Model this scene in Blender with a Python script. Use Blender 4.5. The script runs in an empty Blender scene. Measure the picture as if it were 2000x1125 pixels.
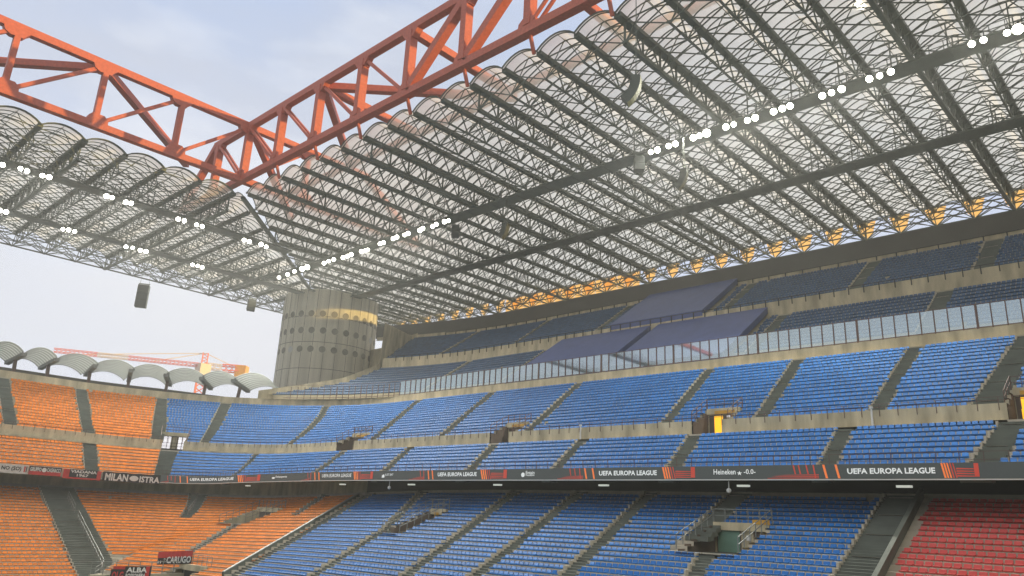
import bpy, bmesh, math, random
import numpy as np
from mathutils import Vector, Matrix
random.seed(7)
C = bpy.context.scene.collection
R = math.radians
sc = bpy.context.scene

# ------------------------------------------------------------------ camera
F_PX, PITCH, ROLL, YAW = 1486.5, R(17.052), R(-2.702), R(43.394)
cam_d = bpy.data.cameras.new('camera'); cam = bpy.data.objects.new('camera', cam_d); C.objects.link(cam)
cam_d.sensor_width = 36.0; cam_d.lens = F_PX / 2000 * 36.0
cam_d.clip_start = 0.1; cam_d.clip_end = 6000
_f = Vector((math.cos(YAW) * math.cos(PITCH), math.sin(YAW) * math.cos(PITCH), math.sin(PITCH)))
_r = Vector((math.sin(YAW), -math.cos(YAW), 0))
_u = Vector((-math.cos(YAW) * math.sin(PITCH), -math.sin(YAW) * math.sin(PITCH), math.cos(PITCH)))
_cr, _sr = math.cos(ROLL), math.sin(ROLL)
r2 = _r * _cr - _u * _sr
u2 = _r * _sr + _u * _cr
M = Matrix(((r2.x, u2.x, -_f.x), (r2.y, u2.y, -_f.y), (r2.z, u2.z, -_f.z))).to_4x4()
cam.matrix_world = M
sc.camera = cam

# ------------------------------------------------------------------ light and sky
SUN_EL, SUN_AZ = R(3.2), math.atan2(-0.86, 0.50)      # towards the sun, in the ground plane from +X
sunv = Vector((math.cos(SUN_AZ) * math.cos(SUN_EL), math.sin(SUN_AZ) * math.cos(SUN_EL), math.sin(SUN_EL)))
sd = bpy.data.lights.new('sun', 'SUN'); so = bpy.data.objects.new('sun', sd); C.objects.link(so)
sd.energy = 5.0; sd.angle = R(0.5); sd.color = (1.0, 0.68, 0.20)
so.rotation_euler = (-sunv).to_track_quat('-Z', 'Y').to_euler()
so.location = (0, 0, 120)
W = bpy.data.worlds.new('World'); sc.world = W; W.use_nodes = True
nt = W.node_tree; nt.nodes.clear()
N = nt.nodes.new; LK = nt.links.new
out = N('ShaderNodeOutputWorld'); bg = N('ShaderNodeBackground')
sky = N('ShaderNodeTexSky'); sky.sky_type = 'NISHITA'; sky.sun_disc = False
sky.sun_elevation = SUN_EL; sky.sun_rotation = math.pi / 2 - SUN_AZ
sky.air_density = 1.0; sky.dust_density = 1.5
tc = N('ShaderNodeTexCoord')
mp = N('ShaderNodeMapping'); mp.inputs['Scale'].default_value = (1.0, 1.0, 2.6)
LK(tc.outputs['Generated'], mp.inputs['Vector'])
n1 = N('ShaderNodeTexNoise'); n1.inputs['Scale'].default_value = 1.7; n1.inputs['Detail'].default_value = 5; n1.inputs['Roughness'].default_value = 0.5
LK(mp.outputs['Vector'], n1.inputs['Vector'])
cr = N('ShaderNodeValToRGB'); cr.color_ramp.elements[0].position = 0.36; cr.color_ramp.elements[1].position = 0.66
cr.color_ramp.elements[0].color = (5.9, 7.0, 9.4, 1); cr.color_ramp.elements[1].color = (7.1, 7.3, 8.0, 1)
LK(n1.outputs['Fac'], cr.inputs['Fac'])
n2 = N('ShaderNodeTexNoise'); n2.inputs['Scale'].default_value = 3.1; n2.inputs['Detail'].default_value = 6
LK(mp.outputs['Vector'], n2.inputs['Vector'])
cr2 = N('ShaderNodeValToRGB'); cr2.color_ramp.elements[0].position = 0.5; cr2.color_ramp.elements[1].position = 0.72
cr2.color_ramp.elements[0].color = (0, 0, 0, 1); cr2.color_ramp.elements[1].color = (1, 1, 1, 1)
LK(n2.outputs['Fac'], cr2.inputs['Fac'])
mx2 = N('ShaderNodeMix'); mx2.data_type = 'RGBA'; mx2.inputs[7].default_value = (9.8, 10.2, 11.0, 1)
LK(cr2.outputs['Color'], mx2.inputs[0]); LK(cr.outputs['Color'], mx2.inputs[6])
mx = N('ShaderNodeMix'); mx.data_type = 'RGBA'; mx.inputs[0].default_value = 0.9
hz = N('ShaderNodeSeparateXYZ'); LK(tc.outputs['Generated'], hz.inputs[0])
hr = N('ShaderNodeMapRange'); hr.inputs['From Min'].default_value = 0.56; hr.inputs['From Max'].default_value = 0.08; hr.inputs['To Max'].default_value = 0.7
LK(hz.outputs['Z'], hr.inputs['Value'])
mx3 = N('ShaderNodeMix'); mx3.data_type = 'RGBA'; mx3.inputs[7].default_value = (10.2, 10.3, 11.2, 1)
LK(hr.outputs[0], mx3.inputs[0]); LK(mx2.outputs[2], mx3.inputs[6])
zr = N('ShaderNodeMapRange'); zr.inputs['From Min'].default_value = 0.6; zr.inputs['From Max'].default_value = 0.95
LK(hz.outputs['Z'], zr.inputs['Value'])
mx4 = N('ShaderNodeMix'); mx4.data_type = 'RGBA'; mx4.inputs[7].default_value = (14.5, 14.0, 13.4, 1)     # overcast is brightest overhead
LK(zr.outputs[0], mx4.inputs[0]); LK(mx3.outputs[2], mx4.inputs[6])
LK(sky.outputs['Color'], mx.inputs[6]); LK(mx4.outputs[2], mx.inputs[7])
LK(mx.outputs[2], bg.inputs['Color']); bg.inputs['Strength'].default_value = 0.1
LK(bg.outputs['Background'], out.inputs['Surface'])
sc.view_settings.view_transform = 'Standard'; sc.view_settings.look = 'None'
sc.view_settings.exposure = 0.0; sc.view_settings.gamma = 1.0
sc.cycles.max_bounces = 6; sc.cycles.diffuse_bounces = 3; sc.cycles.transparent_max_bounces = 12
sc.cycles.caustics_reflective = False; sc.cycles.caustics_refractive = False
sc.cycles.sample_clamp_indirect = 4.0

# ------------------------------------------------------------------ pixel tools (measuring the photograph)
def ray(u, v):
    a = (u - 1000) / F_PX; b = (562.5 - v) / F_PX
    d = _f + r2 * a + u2 * b
    return d
def atz(u, v, z): d = ray(u, v); t = z / d.z; return Vector((d.x * t, d.y * t, z))
def atx(u, v, x): d = ray(u, v); t = x / d.x; return Vector((x, d.y * t, d.z * t))
def aty(u, v, y): d = ray(u, v); t = y / d.y; return Vector((d.x * t, y, d.z * t))
def proj(p):
    p = Vector(p); w = p.dot(_f)
    if w <= 0.1: return (-9999, -9999)
    return (1000 + F_PX * p.dot(r2) / w, 562.5 - F_PX * p.dot(u2) / w)

# ------------------------------------------------------------------ materials
MT = {}
def mat(name, col, rough=0.6, metal=0.0, var=0.0, scale=3.0, emit=None, es=0.0, spec=0.4, stretch=None, bump=0.0, col2=None):
    m = bpy.data.materials.new(name); m.use_nodes = True; t = m.node_tree; b = t.nodes['Principled BSDF']
    b.inputs['Roughness'].default_value = rough; b.inputs['Metallic'].default_value = metal
    b.inputs['Specular IOR Level'].default_value = spec
    b.inputs['Base Color'].default_value = (*col, 1)
    if var > 0:
        tcn = t.nodes.new('ShaderNodeTexCoord'); mpn = t.nodes.new('ShaderNodeMapping')
        if stretch: mpn.inputs['Scale'].default_value = stretch
        t.links.new(tcn.outputs['Object'], mpn.inputs['Vector'])
        nz = t.nodes.new('ShaderNodeTexNoise'); nz.inputs['Scale'].default_value = scale; nz.inputs['Detail'].default_value = 6
        t.links.new(mpn.outputs['Vector'], nz.inputs['Vector'])
        rp = t.nodes.new('ShaderNodeValToRGB'); rp.color_ramp.elements[0].position = 0.3; rp.color_ramp.elements[1].position = 0.7
        c2 = col2 if col2 else tuple(min(1, c * (1 + var)) for c in col)
        rp.color_ramp.elements[0].color = (*[c * (1 - var) for c in col], 1); rp.color_ramp.elements[1].color = (*c2, 1)
        t.links.new(nz.outputs['Fac'], rp.inputs['Fac']); t.links.new(rp.outputs['Color'], b.inputs['Base Color'])
        if bump:
            bp = t.nodes.new('ShaderNodeBump'); bp.inputs['Strength'].default_value = bump
            t.links.new(nz.outputs['Fac'], bp.inputs['Height']); t.links.new(bp.outputs['Normal'], b.inputs['Normal'])
    if emit:
        b.inputs['Emission Color'].default_value = (*emit, 1); b.inputs['Emission Strength'].default_value = es
    MT[name] = m; return m
mat('concrete', (0.36, 0.325, 0.24), 0.85, var=0.16, scale=0.35, bump=0.05)
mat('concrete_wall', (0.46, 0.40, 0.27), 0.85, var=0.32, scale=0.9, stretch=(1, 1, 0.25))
mat('porthole_dark', (0.20, 0.19, 0.155), 0.8, var=.3, scale=.6)
mat('tower_concrete', (0.58, 0.55, 0.45), 0.85, var=0.22, scale=0.5, stretch=(1.4, 1.4, 0.07))
mat('step_grey', (0.105, 0.118, 0.10), 0.8, var=0.2, scale=0.8)
mat('step_light', (0.42, 0.38, 0.31), 0.8, var=0.15, scale=1.5)
mat('dark_wall', (0.095, 0.088, 0.07), 0.7, var=0.12, scale=0.2)
mat('soffit', (0.025, 0.03, 0.026), 0.8, var=0.2, scale=0.3)  # darkened to deepen the shade under the overhang
mat('red_steel', (0.45, 0.10, 0.055), 0.55, var=0.14, scale=2.5, spec=0.35)
mat('dark_steel', (0.11, 0.13, 0.105), 0.55, var=0.15, scale=0.5)
mat('rail_steel', (0.22, 0.23, 0.215), 0.5, metal=0.4)
mat('dark_rail', (0.10, 0.055, 0.045), 0.5)
mat('canopy_dark', (0.16, 0.175, 0.165), 0.6)
mat('black', (0.012, 0.013, 0.013), 0.6)
mat('board', (0.02, 0.024, 0.024), 0.5, emit=(0.045, 0.052, 0.05), es=0.8)
mat('led_white', (0.6, 0.6, 0.6), 0.5, emit=(0.75, 0.8, 0.78), es=0.45)
mat('led_orange', (0.5, 0.12, 0.03), 0.5, emit=(0.95, 0.22, 0.05), es=0.55)
mat('led_red', (0.3, 0.03, 0.02), 0.5, emit=(0.62, 0.07, 0.04), es=0.45)
mat('cloth_red', (0.42, 0.03, 0.025), 0.8, var=0.2, scale=2)
mat('cloth_white', (0.5, 0.5, 0.48), 0.8, var=0.1, scale=2)
mat('cloth_black', (0.015, 0.015, 0.017), 0.8)
mat('letter_white', (0.62, 0.62, 0.6), 0.8)
mat('door_green', (0.13, 0.24, 0.185), 0.6, var=0.1, scale=1.5)
mat('yellow_paint', (0.50, 0.27, 0.03), 0.6, var=0.15, scale=2)
mat('brown_wall', (0.11, 0.085, 0.07), 0.8, var=0.15, scale=1)
mat('sun_glow_yellow', (0.8, 0.4, 0.03), 0.6, emit=(1.0, 0.52, 0.02), es=1.1)  # emission stands in for low sun glow in the doorways
mat('daylight_glow', (0.8, 0.8, 0.8), 0.6, emit=(0.85, 0.82, 0.88), es=0.9)  # emission stands in for daylight behind the openings
mat('sun_glow_orange', (0.6, 0.2, 0.03), 0.6, emit=(0.8, 0.2, 0.02), es=0.5)  # emission stands in for sun on the passage wall
mat('sheet_blue', (0.05, 0.08, 0.23), 0.42, var=0.12, scale=0.7, bump=0.8)
mat('green_tarp', (0.07, 0.14, 0.07), 0.7, var=0.35, scale=1.2)
mat('crane_red', (0.80, 0.17, 0.09), 0.5)
mat('crane_white', (0.75, 0.6, 0.45), 0.5)
mat('crane_yellow', (0.8, 0.38, 0.05), 0.5)
mat('asphalt', (0.06, 0.06, 0.06), 0.9, var=0.2, scale=0.2)
mat('pitch', (0.05, 0.13, 0.03), 0.9, var=0.2, scale=0.3)
mat('speaker', (0.07, 0.08, 0.07), 0.7)
mat('speaker_dark', (0.05, 0.058, 0.055), 0.7)
mat('speaker_floodlit', (0.2, 0.2, 0.08), 0.7)  # yellow-green tint holds the floodlight falling on the large array
mat('lamp_body', (0.08, 0.085, 0.08), 0.5)
mat('lamp_soft', (0.5, 0.5, 0.45), 0.5, emit=(0.8, 0.85, 0.75), es=0.5)
def lampmat():
    m = bpy.data.materials.new('lamp_glow'); m.use_nodes = True; t = m.node_tree; t.nodes.clear()
    e = t.nodes.new('ShaderNodeEmission'); e.inputs['Color'].default_value = (1.0, 0.98, 0.86, 1); e.inputs['Strength'].default_value = 16
    o = t.nodes.new('ShaderNodeOutputMaterial'); t.links.new(e.outputs[0], o.inputs['Surface']); MT['lamp_glow'] = m
lampmat()
def seatmat(name, col, rough=0.45):
    m = mat(name, col, .5, spec=0.28); t = m.node_tree; b = t.nodes['Principled BSDF']
    tcn = t.nodes.new('ShaderNodeTexCoord')
    nz = t.nodes.new('ShaderNodeTexWhiteNoise'); nz.noise_dimensions = '3D'
    v = t.nodes.new('ShaderNodeVectorMath'); v.operation = 'SNAP'; v.inputs[1].default_value = (0.9, 0.9, 0.9); gi_ = t.nodes.new('ShaderNodeNewGeometry')
    t.links.new(tcn.outputs['Object'], v.inputs[0]); t.links.new(v.outputs[0], nz.inputs['Vector'])
    mr = t.nodes.new('ShaderNodeMapRange'); mr.inputs['To Min'].default_value = 0.8; mr.inputs['To Max'].default_value = 1.15
    t.links.new(gi_.outputs['Random Per Island'], mr.inputs['Value'])
    n3 = t.nodes.new('ShaderNodeTexNoise'); n3.inputs['Scale'].default_value = 0.15; n3.inputs['Detail'].default_value = 3
    t.links.new(tcn.outputs['Object'], n3.inputs['Vector'])
    mr2 = t.nodes.new('ShaderNodeMapRange'); mr2.inputs['To Min'].default_value = 0.82; mr2.inputs['To Max'].default_value = 1.18
    t.links.new(n3.outputs['Fac'], mr2.inputs['Value'])
    mm = t.nodes.new('ShaderNodeMath'); mm.operation = 'MULTIPLY'; t.links.new(mr.outputs[0], mm.inputs[0]); t.links.new(mr2.outputs[0], mm.inputs[1])
    vm = t.nodes.new('ShaderNodeVectorMath'); vm.operation = 'SCALE'; vm.inputs[0].default_value = col
    t.links.new(mm.outputs[0], vm.inputs['Scale']); t.links.new(vm.outputs[0], b.inputs['Base Color'])
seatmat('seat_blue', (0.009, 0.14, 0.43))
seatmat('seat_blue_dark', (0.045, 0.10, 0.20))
seatmat('seat_orange', (0.70, 0.20, 0.005))
seatmat('seat_red', (0.55, 0.075, 0.07))
def vaultmat():
    m = bpy.data.materials.new('vault_sheet'); m.use_nodes = True; t = m.node_tree; t.nodes.clear()
    o = t.nodes.new('ShaderNodeOutputMaterial')
    tr = t.nodes.new('ShaderNodeBsdfTranslucent'); df = t.nodes.new('ShaderNodeBsdfDiffuse'); tp = t.nodes.new('ShaderNodeBsdfTransparent')
    tcn = t.nodes.new('ShaderNodeTexCoord'); nz = t.nodes.new('ShaderNodeTexNoise'); nz.inputs['Scale'].default_value = 0.22; nz.inputs['Detail'].default_value = 7; nz.inputs['Roughness'].default_value = 0.65
    t.links.new(tcn.outputs['Object'], nz.inputs['Vector'])
    rp = t.nodes.new('ShaderNodeValToRGB'); rp.color_ramp.elements[0].position = 0.3; rp.color_ramp.elements[1].position = 0.68
    rp.color_ramp.elements[0].color = (0.80, 0.74, 0.60, 1); rp.color_ramp.elements[1].color = (0.97, 0.94, 0.80, 1)
    t.links.new(nz.outputs['Fac'], rp.inputs['Fac']); t.links.new(rp.outputs['Color'], tr.inputs['Color'])
    df.inputs['Color'].default_value = (0.5, 0.48, 0.44, 1); tp.inputs['Color'].default_value = (0.9, 0.85, 0.76, 1)
    m1 = t.nodes.new('ShaderNodeMixShader'); m1.inputs[0].default_value = 0.03
    t.links.new(tr.outputs[0], m1.inputs[1]); t.links.new(df.outputs[0], m1.inputs[2])
    m2 = t.nodes.new('ShaderNodeMixShader'); m2.inputs[0].default_value = 0.45
    t.links.new(m1.outputs[0], m2.inputs[1]); t.links.new(tp.outputs[0], m2.inputs[2])
    t.links.new(m2.outputs[0], o.inputs['Surface']); MT['vault_sheet'] = m
vaultmat()
def boardmat():
    m = bpy.data.materials.new('sunset_board'); m.use_nodes = True; t = m.node_tree; t.nodes.clear()
    o = t.nodes.new('ShaderNodeOutputMaterial'); tr = t.nodes.new('ShaderNodeBsdfTranslucent'); tr.inputs['Color'].default_value = (1.0, 0.66, 0.26, 1)  # orange tint puts the sunset glow into the colour
    df = t.nodes.new('ShaderNodeBsdfDiffuse'); df.inputs['Color'].default_value = (0.6, 0.45, 0.25, 1); mx = t.nodes.new('ShaderNodeMixShader'); mx.inputs[0].default_value = .1
    t.links.new(tr.outputs[0], mx.inputs[1]); t.links.new(df.outputs[0], mx.inputs[2]); t.links.new(mx.outputs[0], o.inputs['Surface']); MT['sunset_board'] = m
boardmat()
MT['canopy_sheet'] = MT['sunset_board'].copy(); MT['canopy_sheet'].name = 'canopy_sheet'
for n_ in MT['canopy_sheet'].node_tree.nodes:
    if n_.type == 'BSDF_TRANSLUCENT': n_.inputs['Color'].default_value = (.36, .38, .37, 1)
    if n_.type == 'BSDF_DIFFUSE': n_.inputs['Color'].default_value = (.3, .31, .3, 1)
def glassmat():
    m = bpy.data.materials.new('glass'); m.use_nodes = True; t = m.node_tree; t.nodes.clear()
    o = t.nodes.new('ShaderNodeOutputMaterial'); tp = t.nodes.new('ShaderNodeBsdfTransparent'); gl = t.nodes.new('ShaderNodeBsdfGlossy')
    tp.inputs['Color'].default_value = (0.62, 0.72, 0.68, 1); gl.inputs['Roughness'].default_value = 0.03; gl.inputs['Color'].default_value = (0.75, 0.85, 0.85, 1)
    mx = t.nodes.new('ShaderNodeMixShader'); mx.inputs[0].default_value = 0.5
    t.links.new(tp.outputs[0], mx.inputs[1]); t.links.new(gl.outputs[0], mx.inputs[2]); t.links.new(mx.outputs[0], o.inputs['Surface']); MT['glass'] = m
glassmat()

# ------------------------------------------------------------------ mesh builders
class MB:
    def __init__(s): s.v = []; s.f = []; s.mi = []
    def quad(s, a, b, c, d, m=0):
        n = len(s.v); s.v += [tuple(a), tuple(b), tuple(c), tuple(d)]; s.f.append((n, n + 1, n + 2, n + 3)); s.mi.append(m)
    def poly(s, pts, m=0):
        n = len(s.v); s.v += [tuple(p) for p in pts]; s.f.append(tuple(range(n, n + len(pts)))); s.mi.append(m)
    def bar(s, a, b, w, h=None, up=(0, 0, 1), caps=False, m=0):
        h = h or w; a = Vector(a); b = Vector(b); d = (b - a)
        if d.length < 1e-5: return
        d.normalize(); up = Vector(up)
        x = d.cross(up)
        if x.length < 0.05: x = d.cross(Vector((1, 0, 0)))
        x.normalize(); y = x.cross(d); x = x * (w / 2); y = y * (h / 2)
        n = len(s.v)
        for p in (a, b):
            for q in (-x - y, x - y, x + y, -x + y): s.v.append(tuple(p + q))
        for i in range(4):
            j = (i + 1) % 4; s.f.append((n + i, n + j, n + 4 + j, n + 4 + i)); s.mi.append(m)
        if caps:
            s.f.append((n + 3, n + 2, n + 1, n)); s.f.append((n + 4, n + 5, n + 6, n + 7)); s.mi += [m, m]
    def box(s, lo, hi, m=0, T=None):
        x0, y0, z0 = lo; x1, y1, z1 = hi
        p = [(x0, y0, z0), (x1, y0, z0), (x1, y1, z0), (x0, y1, z0), (x0, y0, z1), (x1, y0, z1), (x1, y1, z1), (x0, y1, z1)]
        if T: p = [tuple(T @ Vector(q)) for q in p]
        n = len(s.v); s.v += p
        for f in ((0, 3, 2, 1), (4, 5, 6, 7), (0, 1, 5, 4), (1, 2, 6, 5), (2, 3, 7, 6), (3, 0, 4, 7)):
            s.f.append(tuple(n + i for i in f)); s.mi.append(m)
    def cyl(s, a, b, ra, rb=None, n=12, caps=True, m=0):
        rb = ra if rb is None else rb; a = Vector(a); b = Vector(b); d = (b - a).normalized()
        x = d.cross(Vector((0, 0, 1)));
        if x.length < 0.05: x = Vector((1, 0, 0))
        x.normalize(); y = d.cross(x); k = len(s.v)
        for p, r in ((a, ra), (b, rb)):
            for i in range(n):
                t = 2 * math.pi * i / n; s.v.append(tuple(p + x * (r * math.cos(t)) + y * (r * math.sin(t))))
        for i in range(n):
            j = (i + 1) % n; s.f.append((k + i, k + j, k + n + j, k + n + i)); s.mi.append(m)
        if caps:
            s.f.append(tuple(k + i for i in reversed(range(n)))); s.f.append(tuple(k + n + i for i in range(n))); s.mi += [m, m]
    def build(s, name, mats, parent=None, smooth=False):
        me = bpy.data.meshes.new(name); me.from_pydata(s.v, [], s.f)
        if isinstance(mats, str): mats = [mats]
        for q in mats: me.materials.append(MT[q])
        if any(s.mi): me.polygons.foreach_set('material_index', s.mi)
        if smooth: me.polygons.foreach_set('use_smooth', [True] * len(s.f))
        me.update()
        o = bpy.data.objects.new(name, me); C.objects.link(o)
        if parent: o.parent = parent
        return o
def tag(o, label=None, cat=None, group=None, kind=None):
    if label: o['label'] = label
    if cat: o['category'] = cat
    if group: o['group'] = group
    if kind: o['kind'] = kind
    return o
def thing(name, label, cat, group=None):
    o = bpy.data.objects.new(name, None); C.objects.link(o); o.empty_display_size = 0.5
    return tag(o, label, cat, group)
def sstep(a, b, x):
    t = min(1, max(0, (x - a) / (b - a))); return t * t * (3 - 2 * t)
ORD = ['zeroth', 'first', 'second', 'third', 'fourth', 'fifth', 'sixth', 'seventh', 'eighth', 'ninth', 'tenth', 'eleventh', 'twelfth', 'thirteenth',
       'fourteenth', 'fifteenth', 'sixteenth', 'seventeenth', 'eighteenth', 'nineteenth', 'twentieth']
def nth(i):
    if i <= 20: return ORD[i]
    t = ['', '', 'twenty', 'thirty', 'forty', 'fifty'][i // 10]
    if i % 10 == 0: return {20: 'twentieth', 30: 'thirtieth', 40: 'fortieth', 50: 'fiftieth'}[i]
    return t + '-' + ORD[i % 10]

# ------------------------------------------------------------------ ground
mb = MB(); mb.quad((-400, -400, -10.4), (400, -400, -10.4), (400, 400, -10.4), (-400, 400, -10.4))
tag(mb.build('ground', 'asphalt'), kind='structure')
mb = MB(); mb.quad((-90, 14, -10.3), (33, 14, -10.3), (33, 90, -10.3), (-90, 90, -10.3))
tag(mb.build('pitch_grass', 'pitch'), kind='structure')

# ------------------------------------------------------------------ tier geometry
class Bowl:
    """rows follow a straight south side (x = cx + r), a rounded corner about (cx, cy) and a straight east side"""
    def __init__(s, cx, cy, e=1.0, ref=30.0): s.cx, s.cy, s.e, s.ref = cx, cy, e, ref; s.arc = ref * math.pi / 2
    def pos(s, q, r):
        if r < 0 and s.cy + r < q < s.cy + s.arc - r: return (s.cx + r, s.cy + s.e * r)   # inner rows meet in a plain corner
        if q <= s.cy: return (s.cx + r, q)
        if q <= s.cy + s.arc:
            a = (q - s.cy) / s.ref; return (s.cx + r * math.cos(a), s.cy + s.e * r * math.sin(a))
        return (s.cx - (q - s.cy - s.arc), s.cy + s.e * r)
    def inv(s, x, y):
        yy = (y - s.cy) / s.e
        if yy <= 0 and x - s.cx >= yy: return (y, x - s.cx)
        if x <= s.cx: return (s.cy + s.arc + s.cx - x, yy)
        a = math.atan2(yy, x - s.cx); return (s.cy + a * s.ref, math.hypot(yy, x - s.cx))
    def nrm(s, q):
        if q <= s.cy: return (1.0, 0.0)
        if q <= s.cy + s.arc:
            a = (q - s.cy) / s.ref; x, y = math.cos(a) * s.e, math.sin(a); l = math.hypot(x, y); return (x / l, y / l)
        return (0.0, 1.0)
class Upper:
    def pos(s, q, r):
        k = 0.010 - (r - 80) / 26 * 0.0052; d = max(0, q - 95); return (r - k * d * d, q)
    def inv(s, x, y):
        r = x
        for _ in range(6):
            k = 0.010 - (r - 80) / 26 * 0.0052; r = x + k * max(0, y - 95) ** 2
        return (y, r)
    def nrm(s, q):
        d = 2 * 0.008 * max(0, q - 95); l = math.hypot(1, d); return (1 / l, d / l)
class Tier:
    def __init__(s, bowl, r0, r1, z0, z1, n, dz=lambda q, t: 0.0):
        s.b, s.r0, s.r1, s.z0, s.z1, s.n, s.dz = bowl, r0, r1, z0, z1, n, dz
    def r(s, t): return s.r0 + (s.r1 - s.r0) * t / s.n
    def z(s, t, q=0): return s.z0 + (s.z1 - s.z0) * t / s.n + s.dz(q, t / s.n)
    def P(s, q, t, lift=0.0, floor=True):
        x, y = s.b.pos(q, s.r(t)); return Vector((x, y, s.z(math.floor(t + 1e-6) if floor else t, q) + lift))
    def hit(s, u, v):
        d = ray(u, v); lo, hi = -3.0, s.n + 3.0; best = None
        for i in range(400):
            t = lo + (hi - lo) * i / 399; z = s.z(t, s._q(d, t)); k = z / d.z
            if k < 0: continue
            q, r = s.b.inv(d.x * k, d.y * k); e = abs(r - s.r(t))
            if best is None or e < best[0]: best = (e, q, t)
        return best[1], best[2]
    def _q(s, d, t):
        # bearing-based guess of the running coordinate for the height correction
        h = s.r(t); lo, hi = -30.0, 190.0
        w = math.atan2(d.y, d.x)
        for _ in range(24):
            m = (lo + hi) / 2; x, y = s.b.pos(m, h)
            if math.atan2(y, x) < w: lo = m
            else: hi = m
        return (lo + hi) / 2

b1 = Bowl(38, 96, 1.0, 22); b2 = Bowl(42, 100, 1.06, 28); b3 = Upper()
T1 = Tier(b1, -8.14, 21.0, -7.71, 3.1, 34, lambda q, t: -1.25 * sstep(55, 112, q) - 0.42 * sstep(20, 80, q) * (1 - t))
T2L = Tier(b2, 10.9, 20.5, 3.75, 8.35, 10, lambda q, t: -0.6 * sstep(70, 130, q) * (1 - t * 0.6))
T2U = Tier(b2, 21.1, 37.5, 9.45, 18.1, 17)
T3L = Tier(b3, 83.0, 93.6, 20.4, 27.4, 11)
T3U = Tier(b3, 94.6, 105.2, 29.2, 36.4, 12)
E2 = 100 + b2.arc + 30; E1 = 96 + b1.arc + 26
def frange(a, b, st):
    n = max(1, int(math.ceil((b - a) / st))); return [a + (b - a) * i / n for i in range(n + 1)]

def aisle(T, lo, hi, wl, wr=None, t0=None, t1=None):
    """lo, hi: pixel at the aisle's lower and upper end (left edge); widths in metres towards smaller q"""
    qa, ta = T.hit(*lo); qb, tb = T.hit(*hi); wr = wl if wr is None else wr
    if t0 is None: t0 = 0
    if t1 is None: t1 = T.n
    sl = (qb - qa) / (tb - ta) if abs(tb - ta) > 0.5 else 0
    sl = max(-0.6, min(0.6, sl))
    return dict(f=lambda t, qa=qa, ta=ta, sl=sl: qa + sl * (t - ta), wl=wl, wr=wr, t0=t0, t1=t1, T=T)
def arange_at(a, t):
    q = a['f'](t); w = a['wl'] + (a['wr'] - a['wl']) * t / a['T'].n
    # width in metres -> width in q
    return (q - w * a['T'].b_scale(q, t), q) if hasattr(a['T'], 'b_scale') else (q - w, q)

AISLES = {
 'T2U': [aisle(T2U, (1898, 789), (1992, 652), 2.2), aisle(T2U, (1696, 802), (1775, 678), 1.3), aisle(T2U, (1472, 817), (1548, 704), 1.3),
         aisle(T2U, (1288, 829), (1378, 722), 1.2), aisle(T2U, (1017, 847), (1124, 750), 1.2), aisle(T2U, (848, 857), (954, 769), 1.2),
         aisle(T2U, (712, 866), (808, 786), 1.2), aisle(T2U, (558, 870), (630, 793), 1.2), aisle(T2U, (392, 862), (431, 788), 1.9),
         aisle(T2U, (295, 860), (307, 780), 2.6, 1.7), aisle(T2U, (163, 848), (149, 760), 1.9), aisle(T2U, (8, 834), (-4, 750), 1.9)],
 'T2L': [aisle(T2L, (1894, 906), (1962, 812), 1.9), aisle(T2L, (1596, 914), (1634, 838), 1.3), aisle(T2L, (1296, 918), (1344, 848), 1.5),
         aisle(T2L, (1070, 922), (1127, 860), 1.2), aisle(T2L, (900, 926), (958, 867), 1.3), aisle(T2L, (732, 930), (780, 880), 1.2),
         aisle(T2L, (600, 930), (640, 884), 1.2), aisle(T2L, (455, 928), (485, 886), 1.2), aisle(T2L, (302, 925), (315, 877), 5.0, 3.6),
         aisle(T2L, (167, 916), (162, 870), 2.1)],
 'T1': [aisle(T1, (1624, 1124), (1716, 982), 2.6), aisle(T1, (1334, 1124), (1370, 1076), 1.3, t1=20), aisle(T1, (1332, 1064), (1394, 990), 2.0, t0=20),
        aisle(T1, (1092, 1123), (1246, 980), 1.25), aisle(T1, (916, 1122), (1092, 983), 1.15), aisle(T1, (780, 1124), (974, 982), 1.15),
        aisle(T1, (604, 1122), (738, 1034), 1.1, t1=20), aisle(T1, (738, 1034), (796, 993), 1.1, t0=20),
        aisle(T1, (457, 1117), (690, 978), 1.6), aisle(T1, (539, 1023), (599, 973), 1.0, t0=25),
        aisle(T1, (357, 1082), (407, 1022), 1.5, t0=12, t1=24), aisle(T1, (349, 1016), (364, 950), 3.0, t0=24), aisle(T1, (150, 1119), (81, 956), 5.0)],
}
# third ring aisles, at fixed places along the south side
def qaisle(T, q, w): return dict(f=lambda t: q, wl=w, wr=w, t0=0, t1=T.n, T=T)
q1932, _ = T3U.hit(1932, 490); q1690, _ = T3U.hit(1688, 540); q1445, _ = T3U.hit(1425, 590)
AISLES['T3U'] = [qaisle(T3U, q1932 + 0.9, 2.2), qaisle(T3U, q1690 + 0.9, 1.8), qaisle(T3U, q1445, 1.6), qaisle(T3U, q1445 + 22, 1.2), qaisle(T3U, q1445 + 40, 1.2), qaisle(T3U, q1445 + 58, 1.2)]
q1832, _ = T3L.hit(1833, 590); q1520, _ = T3L.hit(1500, 640)
AISLES['T3L'] = [qaisle(T3L, q1832 + 0.7, 2.0), qaisle(T3L, q1520, 1.6), qaisle(T3L, q1520 + 22, 1.2), qaisle(T3L, q1520 + 40, 1.2), qaisle(T3L, q1520 + 58, 1.2)]

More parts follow.
